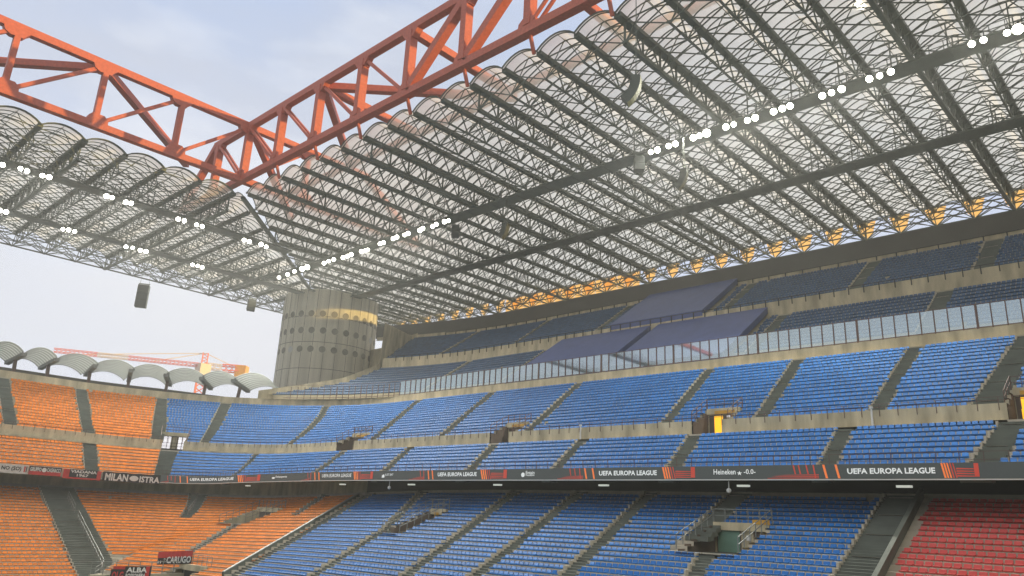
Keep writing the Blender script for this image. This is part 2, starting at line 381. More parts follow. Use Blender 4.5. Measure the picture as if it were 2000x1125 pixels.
# holes (vomitories): tier, q range, row range
def vom(T, left, right, t0, t1):
    qa, _ = T.hit(*left); qb, _ = T.hit(*right); return (min(qa, qb), max(qa, qb), t0, t1)
HOLES = {'T1': [(23.9, 28.1, 20, 26), vom(T1, (750, 1036), (798, 1037), 20, 27), vom(T1, (437, 1020), (482, 1020), 22, 28), vom(T1, (306, 1124), (372, 1124), 3, 9)],
         'T2U': [vom(T2U, (1335, 842), (1402, 838), 0, 3), vom(T2U, (945, 857), (988, 854), 0, 3), vom(T2U, (640, 874), (676, 871), 0, 3), vom(T2U, (313, 866), (360, 868), 0, 3), vom(T2U, (1966, 795), (2030, 780), 0, 3)],
         'T2L': [], 'T3U': [], 'T3L': []}
SHEETS = []   # filled below: cover sheets hide the seats beneath
def in_hole(key, q, k):
    for (a, b, t0, t1) in HOLES[key]:
        if a <= q <= b and t0 <= k < t1: return True
    return False
def aisle_hit(key, q, k, pad=0.0):
    for a in AISLES[key]:
        if a['t0'] <= k < a['t1']:
            c = a['f'](k); w = .88 * (a['wl'] + (a['wr'] - a['wl']) * k / a['T'].n) * wscale(a['T'], c, k)
            if c - w - pad <= q <= c + pad: return True
    return False
def wscale(T, q, k):
    p = T.b.pos(q, T.r(k)); p2 = T.b.pos(q + 0.1, T.r(k)); return 0.1 / max(1e-1, math.hypot(p2[0] - p[0], p2[1] - p[1])) if True else 1
_h = lambda T, u, v: (lambda h: (T.r(h[1]), h[0]))(T.hit(u, v))
Q3L = [(82.0, 131.0), (_h(T3L, 672, 748)), (_h(T3L, 738, 722)), (_h(T3U, 748, 702)), (_h(T3U, 802, 663)), (106, _h(T3U, 802, 663)[1] - 1)]
print('Q3L', Q3L)
def q3max(T, k):   # left end of the third ring's rows: a slanting edge beside the tower
    r = T.r(k)
    for (ra, qa), (rb, qb) in zip(Q3L[:-1], Q3L[1:]):
        if r <= rb: return qa + (qb - qa) * (r - ra) / (rb - ra)
    return Q3L[-1][1]

def terrace(name, key, T, q0, q1, parent, mats=('concrete', 'concrete'), qmax=None):
    mb = MB(); qs = frange(q0, q1, 1.0)
    for k in range(T.n):
        ka, kb = T.r(k), T.r(k + 1)
        for a, b in zip(qs[:-1], qs[1:]):
            m = (a + b) / 2
            if in_hole(key, m, k): continue
            if qmax and m > qmax(T, k): continue
            A = T.b.pos(a, ka); B = T.b.pos(b, ka); Cc = T.b.pos(b, kb); D = T.b.pos(a, kb)
            za, zb = T.z(k, a), T.z(k, b); z2a, z2b = T.z(k + 1, a), T.z(k + 1, b)
            mb.quad((*A, za), (*D, za), (*Cc, zb), (*B, zb))
            mb.quad((*D, za), (*D, z2a), (*Cc, z2b), (*Cc, zb), 1)
            if (k == 0 and key == 'T1') or in_hole(key, m, k - 1): mb.quad((*A, za - 1.0), (*A, za), (*B, zb), (*B, zb - 1.0), 1)
    return mb.build(name, list(mats), parent)
def stairs(T, key, parent):
    for a in AISLES[key]:
        mb = MB()
        for k in range(max(0, a['t0']), min(T.n, a['t1'])):
            c = a['f'](k); w = .88 * (a['wl'] + (a['wr'] - a['wl']) * k / T.n) * wscale(T, c, k)
            if in_hole(key, c - w / 2, k): continue
            if key.startswith('T3') and c > q3max(T, k): continue
            ql, qr = c - w, c
            z = T.z(k, c); zz = T.z(k + 1, c); r0, r1 = T.r(k), T.r(k + 1); rm = (r0 + r1) / 2
            for (ra, rb, z0, z1) in ((r0 - .03, rm, z - 0.3, z + 0.02), (rm, r1 - .03, z - 0.25, (z + zz) / 2 + 0.02)):
                p = [T.b.pos(ql, ra), T.b.pos(qr, ra), T.b.pos(qr, rb), T.b.pos(ql, rb)]
                mb.quad(*[(*q, z1) for q in p]); mb.quad((*p[0], z0), (*p[1], z0), (*p[1], z1), (*p[0], z1))
                mb.quad((*p[0], z0), (*p[0], z1), (*p[3], z1), (*p[3], z0)); mb.quad((*p[1], z0), (*p[2], z0), (*p[2], z1), (*p[1], z1))
            if k % 4 == 1:
                p = [T.b.pos(ql + w * .15, r0 - .03), T.b.pos(qr - w * .15, r0 - .03)]
                mb.quad((*p[0], z - .03), (*p[1], z - .03), (*p[1], z + .03), (*p[0], z + .03), 1)
            # concrete block at the row end
            p = [T.b.pos(qr, r0 + .12), T.b.pos(qr + .15 * wscale(T, qr, k), r0 + .12), T.b.pos(qr + .15 * wscale(T, qr, k), r1), T.b.pos(qr, r1)]
            mb.quad(*[(*q, z + 0.3) for q in p], 1); mb.quad((*p[0], z), (*p[1], z), (*p[1], z + .3), (*p[0], z + .3), 1)
            mb.quad((*p[0], z), (*p[0], z + .3), (*p[3], z + .3), (*p[3], z), 1)
        if mb.v: mb.build('stairs', ['step_grey', 'step_light'], parent)

def strip(T_b, qs, prof, m=0, mb=None):
    """sweep a profile [(r, z), ...] along the bowl; z may be a function of q"""
    mb = mb or MB()
    for a, b in zip(qs[:-1], qs[1:]):
        for (r0, z0), (r1, z1) in zip(prof[:-1], prof[1:]):
            f = lambda z, q: z(q) if callable(z) else z
            mb.quad((*T_b.pos(a, r0), f(z0, a)), (*T_b.pos(b, r0), f(z0, b)), (*T_b.pos(b, r1), f(z1, b)), (*T_b.pos(a, r1), f(z1, a)), m)
    return mb

# ---- first ring
st1 = thing('lower_stand', 'lowest ring of terracing under the dark overhang, with blue, orange and red seats', 'stand')
Q1 = frange(-14, E1, 1.0)
terrace('terrace', 'T1', T1, -14, E1, st1, ('concrete', 'step_light'))
stairs(T1, 'T1', st1)
dz1 = lambda z: (lambda q: z + T1.dz(q, 1))
def wall_top(q):
    x, y = b1.pos(q, 23.5); _, r = b2.inv(x, y); return max(T1.z(34, q) + .3, 3.8 + (r - 12.0) * .39 - .15)
for nm, mt_, qr_ in (('rear_wall', 'soffit', frange(-14, 82, 1.0)), ('rear_wall', 'concrete_wall', frange(82, E1, 1.0))):  # south stretch coloured dark for the shade under the overhang
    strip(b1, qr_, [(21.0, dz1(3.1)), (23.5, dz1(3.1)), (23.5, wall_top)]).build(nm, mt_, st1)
strip(b1, frange(-14, 84, 1.0), [(-8.14, lambda q: T1.z(0, q) - .9), (-8.14, -10.4)]).build('front_wall', 'concrete_wall', st1)

# ---- second ring
st2 = thing('middle_stand', 'second ring of blue and orange seats above the advertising board', 'stand')
Q2 = frange(-14, E2, 1.0)
terrace('terrace', 'T2L', T2L, -14, E2, st2, ('concrete', 'step_light'))
terrace('terrace', 'T2U', T2U, -14, E2, st2, ('concrete', 'concrete'))
stairs(T2L, 'T2L', st2); stairs(T2U, 'T2U', st2)
PD = lambda q: -0.6 * sstep(70, 130, q)
zz = lambda z: (lambda q: z + PD(q))
strip(b2, Q2, [(10.9, zz(3.75)), (10.25, zz(3.75)), (10.25, zz(4.5)), (10.1, zz(4.5)), (10.1, zz(3.62))]).build('parapet', 'concrete', st2)
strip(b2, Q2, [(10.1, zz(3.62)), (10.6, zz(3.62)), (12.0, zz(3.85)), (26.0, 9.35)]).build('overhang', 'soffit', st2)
# the wall between the bands, interrupted at the vomitories
mb = MB()
for a, b in zip(Q2[:-1], Q2[1:]):
    if in_hole('T2U', (a + b) / 2, 0): continue
    strip(b2, [a, b], [(20.4, 7.5), (20.5, 7.5), (20.5, 8.35), (21.02, 8.35), (21.02, 9.62), (21.3, 9.62), (21.3, 9.45)], 0, mb)
mb.build('band_wall', 'concrete_wall', st2)
mb = strip(b2, Q2, [(37.5, 18.1), (38.3, 18.1), (38.3, 19.3), (40.6, 19.3), (40.6, 12)])
mb.build('back_wall', 'concrete_wall', st2)
# dark wall behind the east side's top rows
qE = frange(118, E2, 1.0)
mb = strip(b2, qE, [(41.2, 17.0), (41.2, lambda q: 19.3 + 0.9 * sstep(118, 135, q)), (42.2, lambda q: 19.3 + 0.9 * sstep(118, 135, q)), (42.2, -10.4)])
mb.build('rim_wall', 'dark_wall', st2)

# ---- third ring
st3 = thing('upper_stand', 'third ring of dark blue rows high under the roof, beside the round tower', 'stand')
terrace('terrace', 'T3L', T3L, -14, 130, st3, qmax=q3max)
terrace('terrace', 'T3U', T3U, -14, 130, st3, qmax=q3max)
stairs(T3L, 'T3L', st3); stairs(T3U, 'T3U', st3)
Q3 = frange(-14, 128, 1.0)
strip(b3, Q3, [(80.6, 19.25), (83.0, 19.25), (83.0, 20.4)]).build('walkway', 'concrete', st3)
strip(b3, frange(-14, 119, 1.0), [(93.6, 27.4), (94.1, 27.4), (94.1, 29.45), (94.6, 29.45), (94.6, 29.2)]).build('band_wall', 'concrete_wall', st3)
strip(b3, frange(-14, 133, 1.0), [(105.2, 36.4), (105.5, 36.4), (105.5, 37.2), (106.3, 37.2)]).build('top_wall', 'concrete_wall', st3)
strip(b3, frange(-14, 133.5, 1.0), [(106.3, 36.9), (105.7, 36.95), (105.7, 39.75), (108.5, 40.0), (108.5, -10.4)]).build('roof_fascia', 'dark_wall', st3)
mb = MB()   # end wall beside the tower: follows the slanting row ends, then added walls that shade the tower
prev = None
for k in range(30):
    r = 82.5 + (105.6 - 82.5) * k / 29; T_ = T3L if r < 94 else T3U; kk = (r - T_.r0) / (T_.r1 - T_.r0) * T_.n
    q = q3max(T_, kk) + .1; x, y = b3.pos(q, r); z = T_.z(kk) ; top = max(z + .9, 36.9 if r > 93.8 else z + 1.0)
    cur = ((x, y, z - 1.5), (x, y, top), (x + .3, y + .3, top))
    if prev: mb.quad(prev[0], cur[0], cur[1], prev[1]); mb.quad(prev[1], cur[1], cur[2], prev[2])
    prev = cur
mb.quad((108.65, 90, -10), (108.65, 133.5, -10), (108.65, 133.5, 39.8), (108.65, 90, 39.8))  # added straight wall behind the fascia, blocks low sun on the tower
mf = MB(); mf.box((126, -14, -10.4), (127, 125, 46.6)); mf.build('sun_blocker', 'dark_wall', st3)  # unseen wall added to keep low sun off most of the tower
mb.quad((108.6, 133.5, -10), (108.6, 149, -10), (108.6, 149, 38.2), (108.6, 133.5, 38.2))  # added wall beside the tower, keeps its lower part in shade
mb.build('end_wall', 'concrete_wall', st3)

# ------------------------------------------------------------------ seats
def seat_template():
    w = .205; m = MB()
    # curved shell: back (two panels, leaning) and seat pan with a rolled front edge
    prof = [(.08, .30), (.14, .33), (.42, .28), (.47, .36), (.53, .80), (.56, .83)]
    w = .205   # (depth, height)
    th = .035
    w = .195; W2 = {.80: .93, .83: .72}
    for (a, b) in zip(prof[:-1], prof[1:]):
        wa, wb = w * W2.get(a[1], 1), w * W2.get(b[1], 1)
        m.quad((-wa, a[0], a[1]), (wa, a[0], a[1]), (wb, b[0], b[1]), (-wb, b[0], b[1]))
    m.quad((-w * .72, .56, .83), (w * .72, .56, .83), (w, .57, .76), (-w, .57, .76))
    m.quad((w, .57, .76), (w, .50, .10), (-w, .50, .10), (-w, .57, .76))
    m.quad((-w, .08, .30), (w, .08, .30), (w, .11, .10), (-w, .11, .10))
    for sx in (-1, 1):
        m.quad((sx * w, .08, .30), (sx * w, .11, .10), (sx * w, .50, .10), (sx * w, .47, .34))
        m.quad((sx * w, .47, .34), (sx * w, .50, .10), (sx * w, .57, .76), (sx * w * .93, .53, .80))
    ky = {}; nv_ = []; remap = []
    for p in m.v:
        k = tuple(round(c, 3) for c in p)
        if k not in ky: ky[k] = len(nv_); nv_.append(p)
        remap.append(ky[k])
    m.v = nv_; m.f = [tuple(remap[i] for i in f) for f in m.f]
    return m
ST = seat_template(); SV = np.array(ST.v); SF = np.array(ST.f)
PITCH_S = 0.465
seats = []   # (x, y, z, nx, ny, material index)
MATS = ['seat_blue', 'seat_blue_dark', 'seat_orange', 'seat_red']
qdiv1 = lambda k: AISLES['T1'][8]['f'](k); qred = lambda k: AISLES['T1'][0]['f'](k) - 1.5
qE2 = lambda key, k: (AISLES['T2U'][9] if key == 'T2U' else AISLES['T2L'][8])['f'](k)
def sheet_hit(T, q, k, key): return any(s['key'] == key and s['qa'] - .6 <= q <= s['qb'] + .3 for s in SHEETS)
for (key, u0, u1) in (('T3U', 1232, 1412), ('T3L', 1075, 1252), ('T3L', 1262, 1488)):
    T = T3U if key == 'T3U' else T3L
    v = {1232: 614, 1075: 690, 1262: 664}[u0]; v2 = {1412: 586, 1252: 668, 1488: 632}[u1]
    qb_, _ = T.hit(u0, v); qa_, _ = T.hit(u1, v2); SHEETS.append(dict(key=key, qa=qa_ + .3, qb=qb_ - .5)); print('sheet', key, qa_, qb_)
for key, T, q0, q1 in (('T1', T1, -12, E1), ('T2L', T2L, -12, E2), ('T2U', T2U, -12, E2), ('T3L', T3L, -12, 128), ('T3U', T3U, -12, 128)):
    for k in range(T.n):
        r = T.r(k) + .02; q = q0 + random.random() * .2
        hide = False
        while q < q1:
            ws = wscale(T, q, k); m = q + ws * PITCH_S / 2; step = ws * PITCH_S
            ok = not (aisle_hit(key, m, k, .12 * ws) or in_hole(key, m + .2, k) or in_hole(key, m - .2, k))
            if ok and key.startswith('T3') and (m > q3max(T, k) - .5 or sheet_hit(T, m, k, key)): ok = False
            if ok and key == 'T1' and (k >= 33 or qred(k) - 1.45 < m < qred(k)): ok = False
            if ok and key == 'T1' and r < 1.2 and 95.2 + min(r, 0) < m < 96.8 + b1.arc - min(r, 0): ok = False
            if ok and key == 'T1' and k < 6 and qdiv1(k) < m < AISLES['T1'][12]['f'](k): ok = False
            if ok and random.random() > .0008:
                x, y = T.b.pos(m, r); nx, ny = T.b.nrm(m); z = T.z(k, m)
                if key == 'T1': mi = 3 if m < qred(k) else (2 if m > qdiv1(k) else 0)
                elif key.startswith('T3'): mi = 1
                else: mi = 2 if m > qE2(key, k) else 0
                u, v = proj((x, y, z + .5))
                if -60 < u < 2060 and v < 1160: seats.append((x, y, z, nx, ny, mi, math.hypot(x, y), u, v, k, {'T1': .37, 'T2L': .52, 'T2U': .56, 'T3L': .72, 'T3U': .72}[key]))
            q += step
inview = [i for i, s in enumerate(seats) if 8 < s[7] < 1992 and s[8] < 1118]
inview.sort(key=lambda i: seats[i][6]); near = set(inview[:300])
arr = np.array([s[:5] for i, s in enumerate(seats) if i not in near]); mis = np.array([s[5] for i, s in enumerate(seats) if i not in near], dtype=np.int32)
n = len(arr); nv, nf = len(SV), len(SF)
# local x across the row, local y away from the pitch
HS = np.array([seats[i][10] for i in range(len(seats)) if i not in near])
X = arr[:, 0, None] + SV[None, :, 0] * (-arr[:, 4, None]) + SV[None, :, 1] * arr[:, 3, None]
Y = arr[:, 1, None] + SV[None, :, 0] * arr[:, 3, None] + SV[None, :, 1] * arr[:, 4, None]
Z = arr[:, 2, None] + SV[None, :, 2] * HS[:, None]
co = np.stack([X, Y, Z], -1).reshape(-1, 3).astype(np.float32)
fc = (SF[None] + (np.arange(n) * nv)[:, None, None]).reshape(-1).astype(np.int32)
me = bpy.data.meshes.new('stadium_seats'); me.vertices.add(n * nv); me.vertices.foreach_set('co', co.ravel())
me.loops.add(n * nf * 4); me.loops.foreach_set('vertex_index', fc)
me.polygons.add(n * nf); me.polygons.foreach_set('loop_start', np.arange(n * nf, dtype=np.int32) * 4)
me.polygons.foreach_set('loop_total', np.full(n * nf, 4, dtype=np.int32))
for q in MATS: me.materials.append(MT[q])
me.polygons.foreach_set('material_index', np.repeat(mis, nf)); me.update(calc_edges=True)
so_ = bpy.data.objects.new('stadium_seats', me); C.objects.link(so_)
tag(so_, 'thousands of small blue, orange and red plastic seats filling the rows of all the rings', 'seats', kind='stuff')
protos = {}
for mi, q in enumerate(MATS):
    me = bpy.data.meshes.new('seat'); me.from_pydata([tuple(v) for v in SV], [], [tuple(int(i) for i in f) for f in SF])
    me.materials.append(MT[q]); me.update(); protos[mi] = me
GR = {3: ('red plastic seat in the rows beside the concrete divider at the lower right', 'red seats of the lowest ring'),
      0: ('bright blue plastic seat in the nearest rows of the lowest ring', 'nearest blue seats of the lowest ring'),
      2: ('orange plastic seat in the lowest ring', 'nearest orange seats'), 1: ('dark blue seat', 'dark seats')}
for i in sorted(near):
    s = seats[i]; o = bpy.data.objects.new('stadium_seat', protos[s[5]]); C.objects.link(o)
    o.matrix_world = Matrix(((-s[4], s[3], 0, s[0]), (s[3], s[4], 0, s[1]), (0, 0, s[10], s[2]), (0, 0, 0, 1)))
    tag(o, GR[s[5]][0], 'seat', GR[s[5]][1])
print('holes', HOLES)
print('seats', n + len(near), {m: sum(1 for i in near if seats[i][5] == m) for m in range(4)})

# ------------------------------------------------------------------ red trusses
XS, YE = 55.8, 119.0
ZT0, ZT1 = 66.0, 54.9      # top of the top chord, middle of the bottom chord
def redpart(parent, name, segs, w, h, up=(0, 0, 1)):
    for a, b in segs:
        mb = MB(); mb.bar(a, b, w, h, up, caps=True); mb.build(name, 'red_steel', parent)
def plate(mb, c, ax, pts, th):
    """gusset: polygon pts (along, z) about c in the plane of ax"""
    A = Vector(ax); Nn = A.cross(Vector((0, 0, 1))).normalized() * th / 2
    f = [Vector(c) + A * p[0] + Vector((0, 0, p[1])) + Nn for p in pts]; b = [q - 2 * Nn for q in f]
    mb.poly(f); mb.poly(b[::-1])
    for i in range(len(pts)):
        j = (i + 1) % len(pts); mb.quad(f[i], b[i], b[j], f[j])
trS = thing('red_roof_truss', 'red box girder truss rising to the right above the blue end of the roof', 'roof truss', 'red trusses round the roof opening')
trE = thing('red_roof_truss', 'red box girder truss on the left, its upper edge glowing orange in the sun', 'roof truss', 'red trusses round the roof opening')
postsS = [118.7 - 11.13 * i for i in range(-1, 14)]; postsE = [55.8 - 12.2 * i for i in range(-2, 9)]
redpart(trS, 'top_chord', [((XS, 131.5, ZT0 - .7), (XS, -30, ZT0 - .7))], 1.05, 1.15)
redpart(trS, 'bottom_chord', [((XS, 142, ZT1), (XS, -30, ZT1))], 1.15, 1.05)
redpart(trE, 'top_chord', [((82.0, YE, ZT0 - .72), (-60, YE, ZT0 - .72))], 1.05, 1.16)
redpart(trE, 'bottom_chord', [((96, YE, ZT1 + .01), (-60, YE, ZT1 + .01))], 1.15, 1.05)
redpart(trS, 'end_slope', [((XS, 130.9, ZT0 - .8), (XS, 142, ZT1 + .3))], 1.2, 1.1)
redpart(trE, 'end_slope', [((81.4, YE, ZT0 - .8), (96, YE, ZT1 + .3))], 1.2, 1.1)
for y in postsS:
    redpart(trS, 'post', [((XS, y, ZT1 + .6), (XS, y, ZT0 - 1.2))], 1.02, 1.25)
    mb = MB(); plate(mb, (XS, y, ZT0 - 1.4), (0, 1, 0), [(-1.7, .15), (1.7, .15), (1.5, -.1), (.8, -1.0), (-.8, -1.0), (-1.5, -.1)], 1.03)
    mb.build('gusset', 'red_steel', trS)
    mb = MB(); plate(mb, (XS, y, ZT1 + .6), (0, 1, 0), [(-1.4, -.15), (1.4, -.15), (1.3, .5), (.7, 1.0), (-.7, 1.0), (-1.3, .5)], 1.04)
    mb.build('gusset', 'red_steel', trS)
for x in postsE[1:]:
    redpart(trE, 'post', [((x, YE, ZT1 + .6), (x, YE, ZT0 - 1.2))], .8, 1.02, up=(0, 1, 0))
    mb = MB(); plate(mb, (x, YE, ZT0 - 1.4), (1, 0, 0), [(-2.0, .15), (1.6, .15), (1.2, -.2), (.7, -.9), (-.9, -1.0), (-1.7, -.6)], 1.03)
    mb.build('gusset', 'red_steel', trE)
    mb = MB(); plate(mb, (x, YE, ZT1 + .6), (1, 0, 0), [(-1.2, -.15), (1.8, -.15), (1.7, .6), (1.1, 1.2), (-.6, 1.2), (-1.1, .6)], 1.04)
    mb.build('gusset', 'red_steel', trE)
topz, botz = ZT0 - 1.5, ZT1 + .8
for i in range(len(postsS) - 1):
    ya, yb = postsS[i], postsS[i + 1]
    if i <= 2: segs = [((XS - .4, ya - .8, topz), (XS - .4, yb + .8, botz)), ((XS + .5, ya - .8, topz), (XS + .5, yb + .8, botz))]; w = .36
    elif i <= 4: segs = [((XS, ya - .8, topz), (XS, yb + .8, botz))]; w = .5
    elif i <= 6 or i in (8, 10): segs = [((XS, yb + .3, topz + .5), (XS, ya - .3, botz - .3))]; w = 1.15
    else: segs = [((XS - .4, yb + .8, topz), (XS - .4, ya - .8, botz)), ((XS + .5, yb + .8, topz), (XS + .5, ya - .8, botz))]; w = .36
    redpart(trS, 'diagonal', segs, w, w)
for i in range(1, len(postsE) - 1):
    xa, xb = postsE[i], postsE[i + 1]
    redpart(trE, 'diagonal', [((xa - .8, YE, topz), (xb + .8, YE, botz))], .55, .55)
# level struts that run back from the top chord at 45 degrees
def strut(root, a, b): redpart(root, 'strut', [(a, b)], 1.1, 1.1)
zs0 = 64.9
strut(trE, (31.4, YE + .4, zs0), (31.4 - 22, YE + 22, zs0)); strut(trE, (31.4, YE + .4, zs0), (31.4 + 24, YE + 24, zs0)); strut(trE, (6.8, YE + .4, zs0), (-15, YE + 22, zs0))
strut(trS, (XS + .4, 96.4, zs0), (XS + 22, 96.4 - 22, zs0)); strut(trS, (XS + .4, 96.4, zs0), (XS + 20, 96.4, zs0)); strut(trS, (XS + .4, 96.4, zs0), (XS + 22, 96.4 + 22, zs0))
strut(trS, (XS + .4, 74.2, zs0), (XS + 20, 74.2, zs0)); strut(trS, (XS + .4, 51.9, zs0), (XS + 20, 51.9, zs0)); strut(trS, (XS + .4, 118.7, zs0), (XS + 18, 118.7 + 14, 57))
redpart(trS, 'rear_chord', [((XS + 20, 140, zs0), (XS + 20, -20, zs0))], 1.0, 1.0)
redpart(trE, 'rear_chord', [((75, YE + 22, zs0), (-40, YE + 22, zs0))], 1.0, 1.0)

# ------------------------------------------------------------------ roof vaults
ZG, ZL = 52.55, 49.75
XOUT, YOUT = 132.6, 178.0
def lattice_roof(root, axis, starts, outer, edge0, pitchg, along_max):
    """axis 'S': gutters run along +X at fixed y; axis 'E': gutters run along +Y at fixed x"""
    P = (lambda a, c, z: Vector((a, c, z))) if axis == 'S' else (lambda a, c, z: Vector((c, a, z)))
    for gi, c in enumerate(starts):
        a0 = edge0(c); a1 = outer
        if a1 - a0 < 3: continue
        mb = MB()
        big = (gi % 4 == 3) if axis == 'S' else (gi % 4 == 1)
        mb.bar(P(a0 + .1, c, ZG), P(a1, c, ZG), .95 if big else .72, .5, caps=True)
        mb.bar(P(a0 + 1.5, c, ZL), P(a1, c, ZL), .5 if big else .2, .4 if big else .2)
        nn = int((a1 - a0) / 3.5); st = (a1 - a0 - 1.5) / max(1, nn)
        nx = starts[gi + 1] if gi + 1 < len(starts) else None
        pv = starts[gi - 1] if gi > 0 else None
        for k in range(nn + 1):
            a = a0 + 1.5 + k * st
            L = P(a, c, ZL)
            for da in (-st / 2, st / 2):
                if a0 <= a + da <= a1: mb.bar(L, P(a + da, c, ZG), .13)
            if big: mb.bar(L, P(a, c, ZG), .2)
            for o in (nx, pv):
                if o is None or a < edge0(o): continue
                mb.bar(L, P(a, o, ZG - .1), .12)
                if k % 2 == 0: mb.bar(L, P(a, c + (o - c) * .5, ZG + 1.5), .09)
        mb.build('lattice_girder', 'dark_steel', root)
        if nx is None: continue
        w = nx - c; b0 = max(edge0(c), edge0(nx)); bmin = min(edge0(c), edge0(nx)); mid = (c + nx) / 2
        S = 8; rise = 1.15
        def arc(a, t): return P(a, c + w * t, ZG + .12 + rise * math.sin(math.pi * t) ** .8)
        mv = MB(); tilt = edge0(c) != edge0(nx)
        def a_at(t): return edge0(c + w * t) - .3
        as_ = [b0 + .2] + [b0 + i * 8 for i in range(1, int((a1 - b0) / 8) + 1)] + [a1 + .4]
        for i in range(S): mv.quad(arc(a_at(i / S), i / S), arc(a_at((i + 1) / S), (i + 1) / S), arc(as_[0], (i + 1) / S), arc(as_[0], i / S))
        for a, b in zip(as_[:-1], as_[1:]):
            for i in range(S):
                mv.quad(arc(a, i / S), arc(a, (i + 1) / S), arc(b, (i + 1) / S), arc(b, i / S))
        v = mv.build('vault', 'vault_sheet', root, smooth=True)
        mr = MB(); sp = 1.45; a = bmin + .05; k = 0; dn = Vector((0, 0, .06))
        for i in range(S): mr.bar(arc(a_at(i / S), i / S) - dn, arc(a_at((i + 1) / S), (i + 1) / S) - dn, .14, .14)
        while a <= a1 + .3:
            for i in range(S):
                if a >= edge0(c + w * (i + .5) / S): mr.bar(arc(a, i / S) - dn, arc(a, (i + 1) / S) - dn, .11, .11)
            if k % 5 == 1 and a > b0: mr.bar(P(a, c, ZG + .1), P(a, nx, ZG + .1), .13)
            a += sp; k += 1
        mr.bar(P(b0, mid, ZG + rise + .12), P(a1, mid, ZG + rise + .12), .07)
        mr.build('rib', 'dark_steel', v)
    # outer edge beam: several long thin chords with zigzag
    cmin, cmax = starts[0], starts[-1]
    mb = MB()
    for z, w, off in ((ZL + .15, .26, 0), (ZL + 1.3, .16, -.4), (ZG - .2, .2, 0), (ZL + .4, .14, -2.6), (ZL + 2.0, .14, -4.2)):
        mb.bar(P(outer + off, cmin, z), P(outer + off, cmax, z), w)
    c = cmin; half = abs(pitchg) / 2; sg = 1 if cmax > cmin else -1
    while (cmax - c) * sg > half:
        mb.bar(P(outer, c, ZL + .15), P(outer, c + sg * half / 1, ZG - .2), .13); mb.bar(P(outer, c + sg * half, ZG - .2), P(outer, c + sg * half * 2, ZL + .15), .13)
        mb.bar(P(outer, c, ZL + .15), P(outer - 2.6, c + sg * half, ZL + .4), .1); mb.bar(P(outer - 2.6, c + sg * half, ZL + .4), P(outer, c + sg * half * 2, ZL + .15), .1)
        c += sg * half * 2
    mb.build('edge_lattice', 'dark_steel', root)
roofS = thing('vaulted_roof', 'translucent roof over the blue end, long vaults on dark lattice beams', 'roof')
roofE = thing('vaulted_roof', 'translucent vaulted roof over the orange side, left of the round tower', 'roof')
gS = [40.5 - 5.575 * 11 + 5.575 * i for i in range(36)]
gE = [55.5 - 6.1 * i for i in range(9, -10, -1)]
lattice_roof(roofS, 'S', gS, XOUT, lambda c: XS + 1.4 + max(0, c - YE), 5.575, 0)
lattice_roof(roofE, 'E', gE, YOUT, lambda c: YE + 1.4 + max(0, c - XS), 6.1, 0)
mb = MB(); mb.bar((XS + 1.4, YE + 1.4, ZG - .1), (XS + 58, YE + 58, ZG - .1), .7, .5); mb.build('hip_beam', 'dark_steel', roofE)
# hangers between truss and roof
for y in postsS[2:]:
    mb = MB(); mb.bar((XS + .2, y, ZT1 - .5), (XS + 1.0, y, ZG - .3), .35); mb.build('hanger', 'red_steel', trS)
# translucent end boards at the outer edge tinted orange to carry the low sun's glow
for i, c in enumerate(gS[:-1]):
    mb = MB()
    for s in (-1, 1):
        mb.poly([(XOUT + .5, c, ZL + .5), (XOUT + .5, c + s * 1.0, ZL + 1.4), (XOUT + .5, c + s * 1.7, ZG + .9), (XOUT + .5, c, ZG + .9)])
    mb.build('gutter_end', 'sunset_board', roofS)

mb = MB()
for y in frange(88, 128, 2.0)[:-1]: mb.quad((XOUT + .8, y + .05, ZL + .2), (XOUT + .8, y + 1.95, ZL + .2), (XOUT + .8, y + 1.95, ZG + .9), (XOUT + .8, y + .05, ZG + .9))
mb.build('sunset_panel', 'sunset_board', roofS)  # added tinted panels that make the orange sunset band

# ------------------------------------------------------------------ catwalks and floodlights
def catwalk(name_label, axis, c, z, a0, a1, wid=2.6):
    t = thing('catwalk', name_label, 'catwalk', 'catwalks hung under the roof')
    P = (lambda a, d, zz_: Vector((c + d, a, zz_))) if axis == 'S' else (lambda a, d, zz_: Vector((a, c + d, zz_)))
    mb = MB()
    lo = [P(a0, -wid / 2, z - .12), P(a1, -wid / 2, z - .12), P(a1, wid / 2, z - .12), P(a0, wid / 2, z - .12)]
    hi = [p + Vector((0, 0, .24)) for p in lo]
    mb.quad(*lo); mb.quad(*hi)
    for i in range(4): mb.quad(lo[i], lo[(i + 1) % 4], hi[(i + 1) % 4], hi[i])
    mb.build('deck', 'dark_steel', t)
    mb = MB()
    for d in (-wid / 2, wid / 2):
        for h in (.55, 1.15): mb.bar(P(a0, d, z + h), P(a1, d, z + h), .07)
        a = a0
        while a < a1: mb.bar(P(a, d, z), P(a, d, z + 1.15), .07); a += 1.4
    mb.build('handrail', 'dark_steel', t)
    a = a0 + 1
    while a < a1:
        mb = MB()
        for d in (-wid / 2, wid / 2): mb.bar(P(a, d, z), P(a, d, ZG), .12)
        mb.bar(P(a, -wid / 2, z + 1.2), P(a, wid / 2, ZG), .09); mb.bar(P(a, -wid / 2, z - .1), P(a, wid / 2, z - .1), .14); a += 5.6
        mb.build('hanger', 'dark_steel', t)
    return t
catwalk('catwalk carrying the long row of floodlights across the blue end roof', 'S', 81.6, 49.5, -20, 152)
catwalk('unlit catwalk across the roof between the floodlight row and the outer edge', 'S', 101.4, 49.4, -20, 165)
catwalk('catwalk with floodlights nearest the red truss on the left roof', 'E', 132.0, 49.6, -50, 74)
catwalk('lower catwalk with floodlights close to the outer edge of the left roof', 'E', 155.4, 49.45, -50, 92)
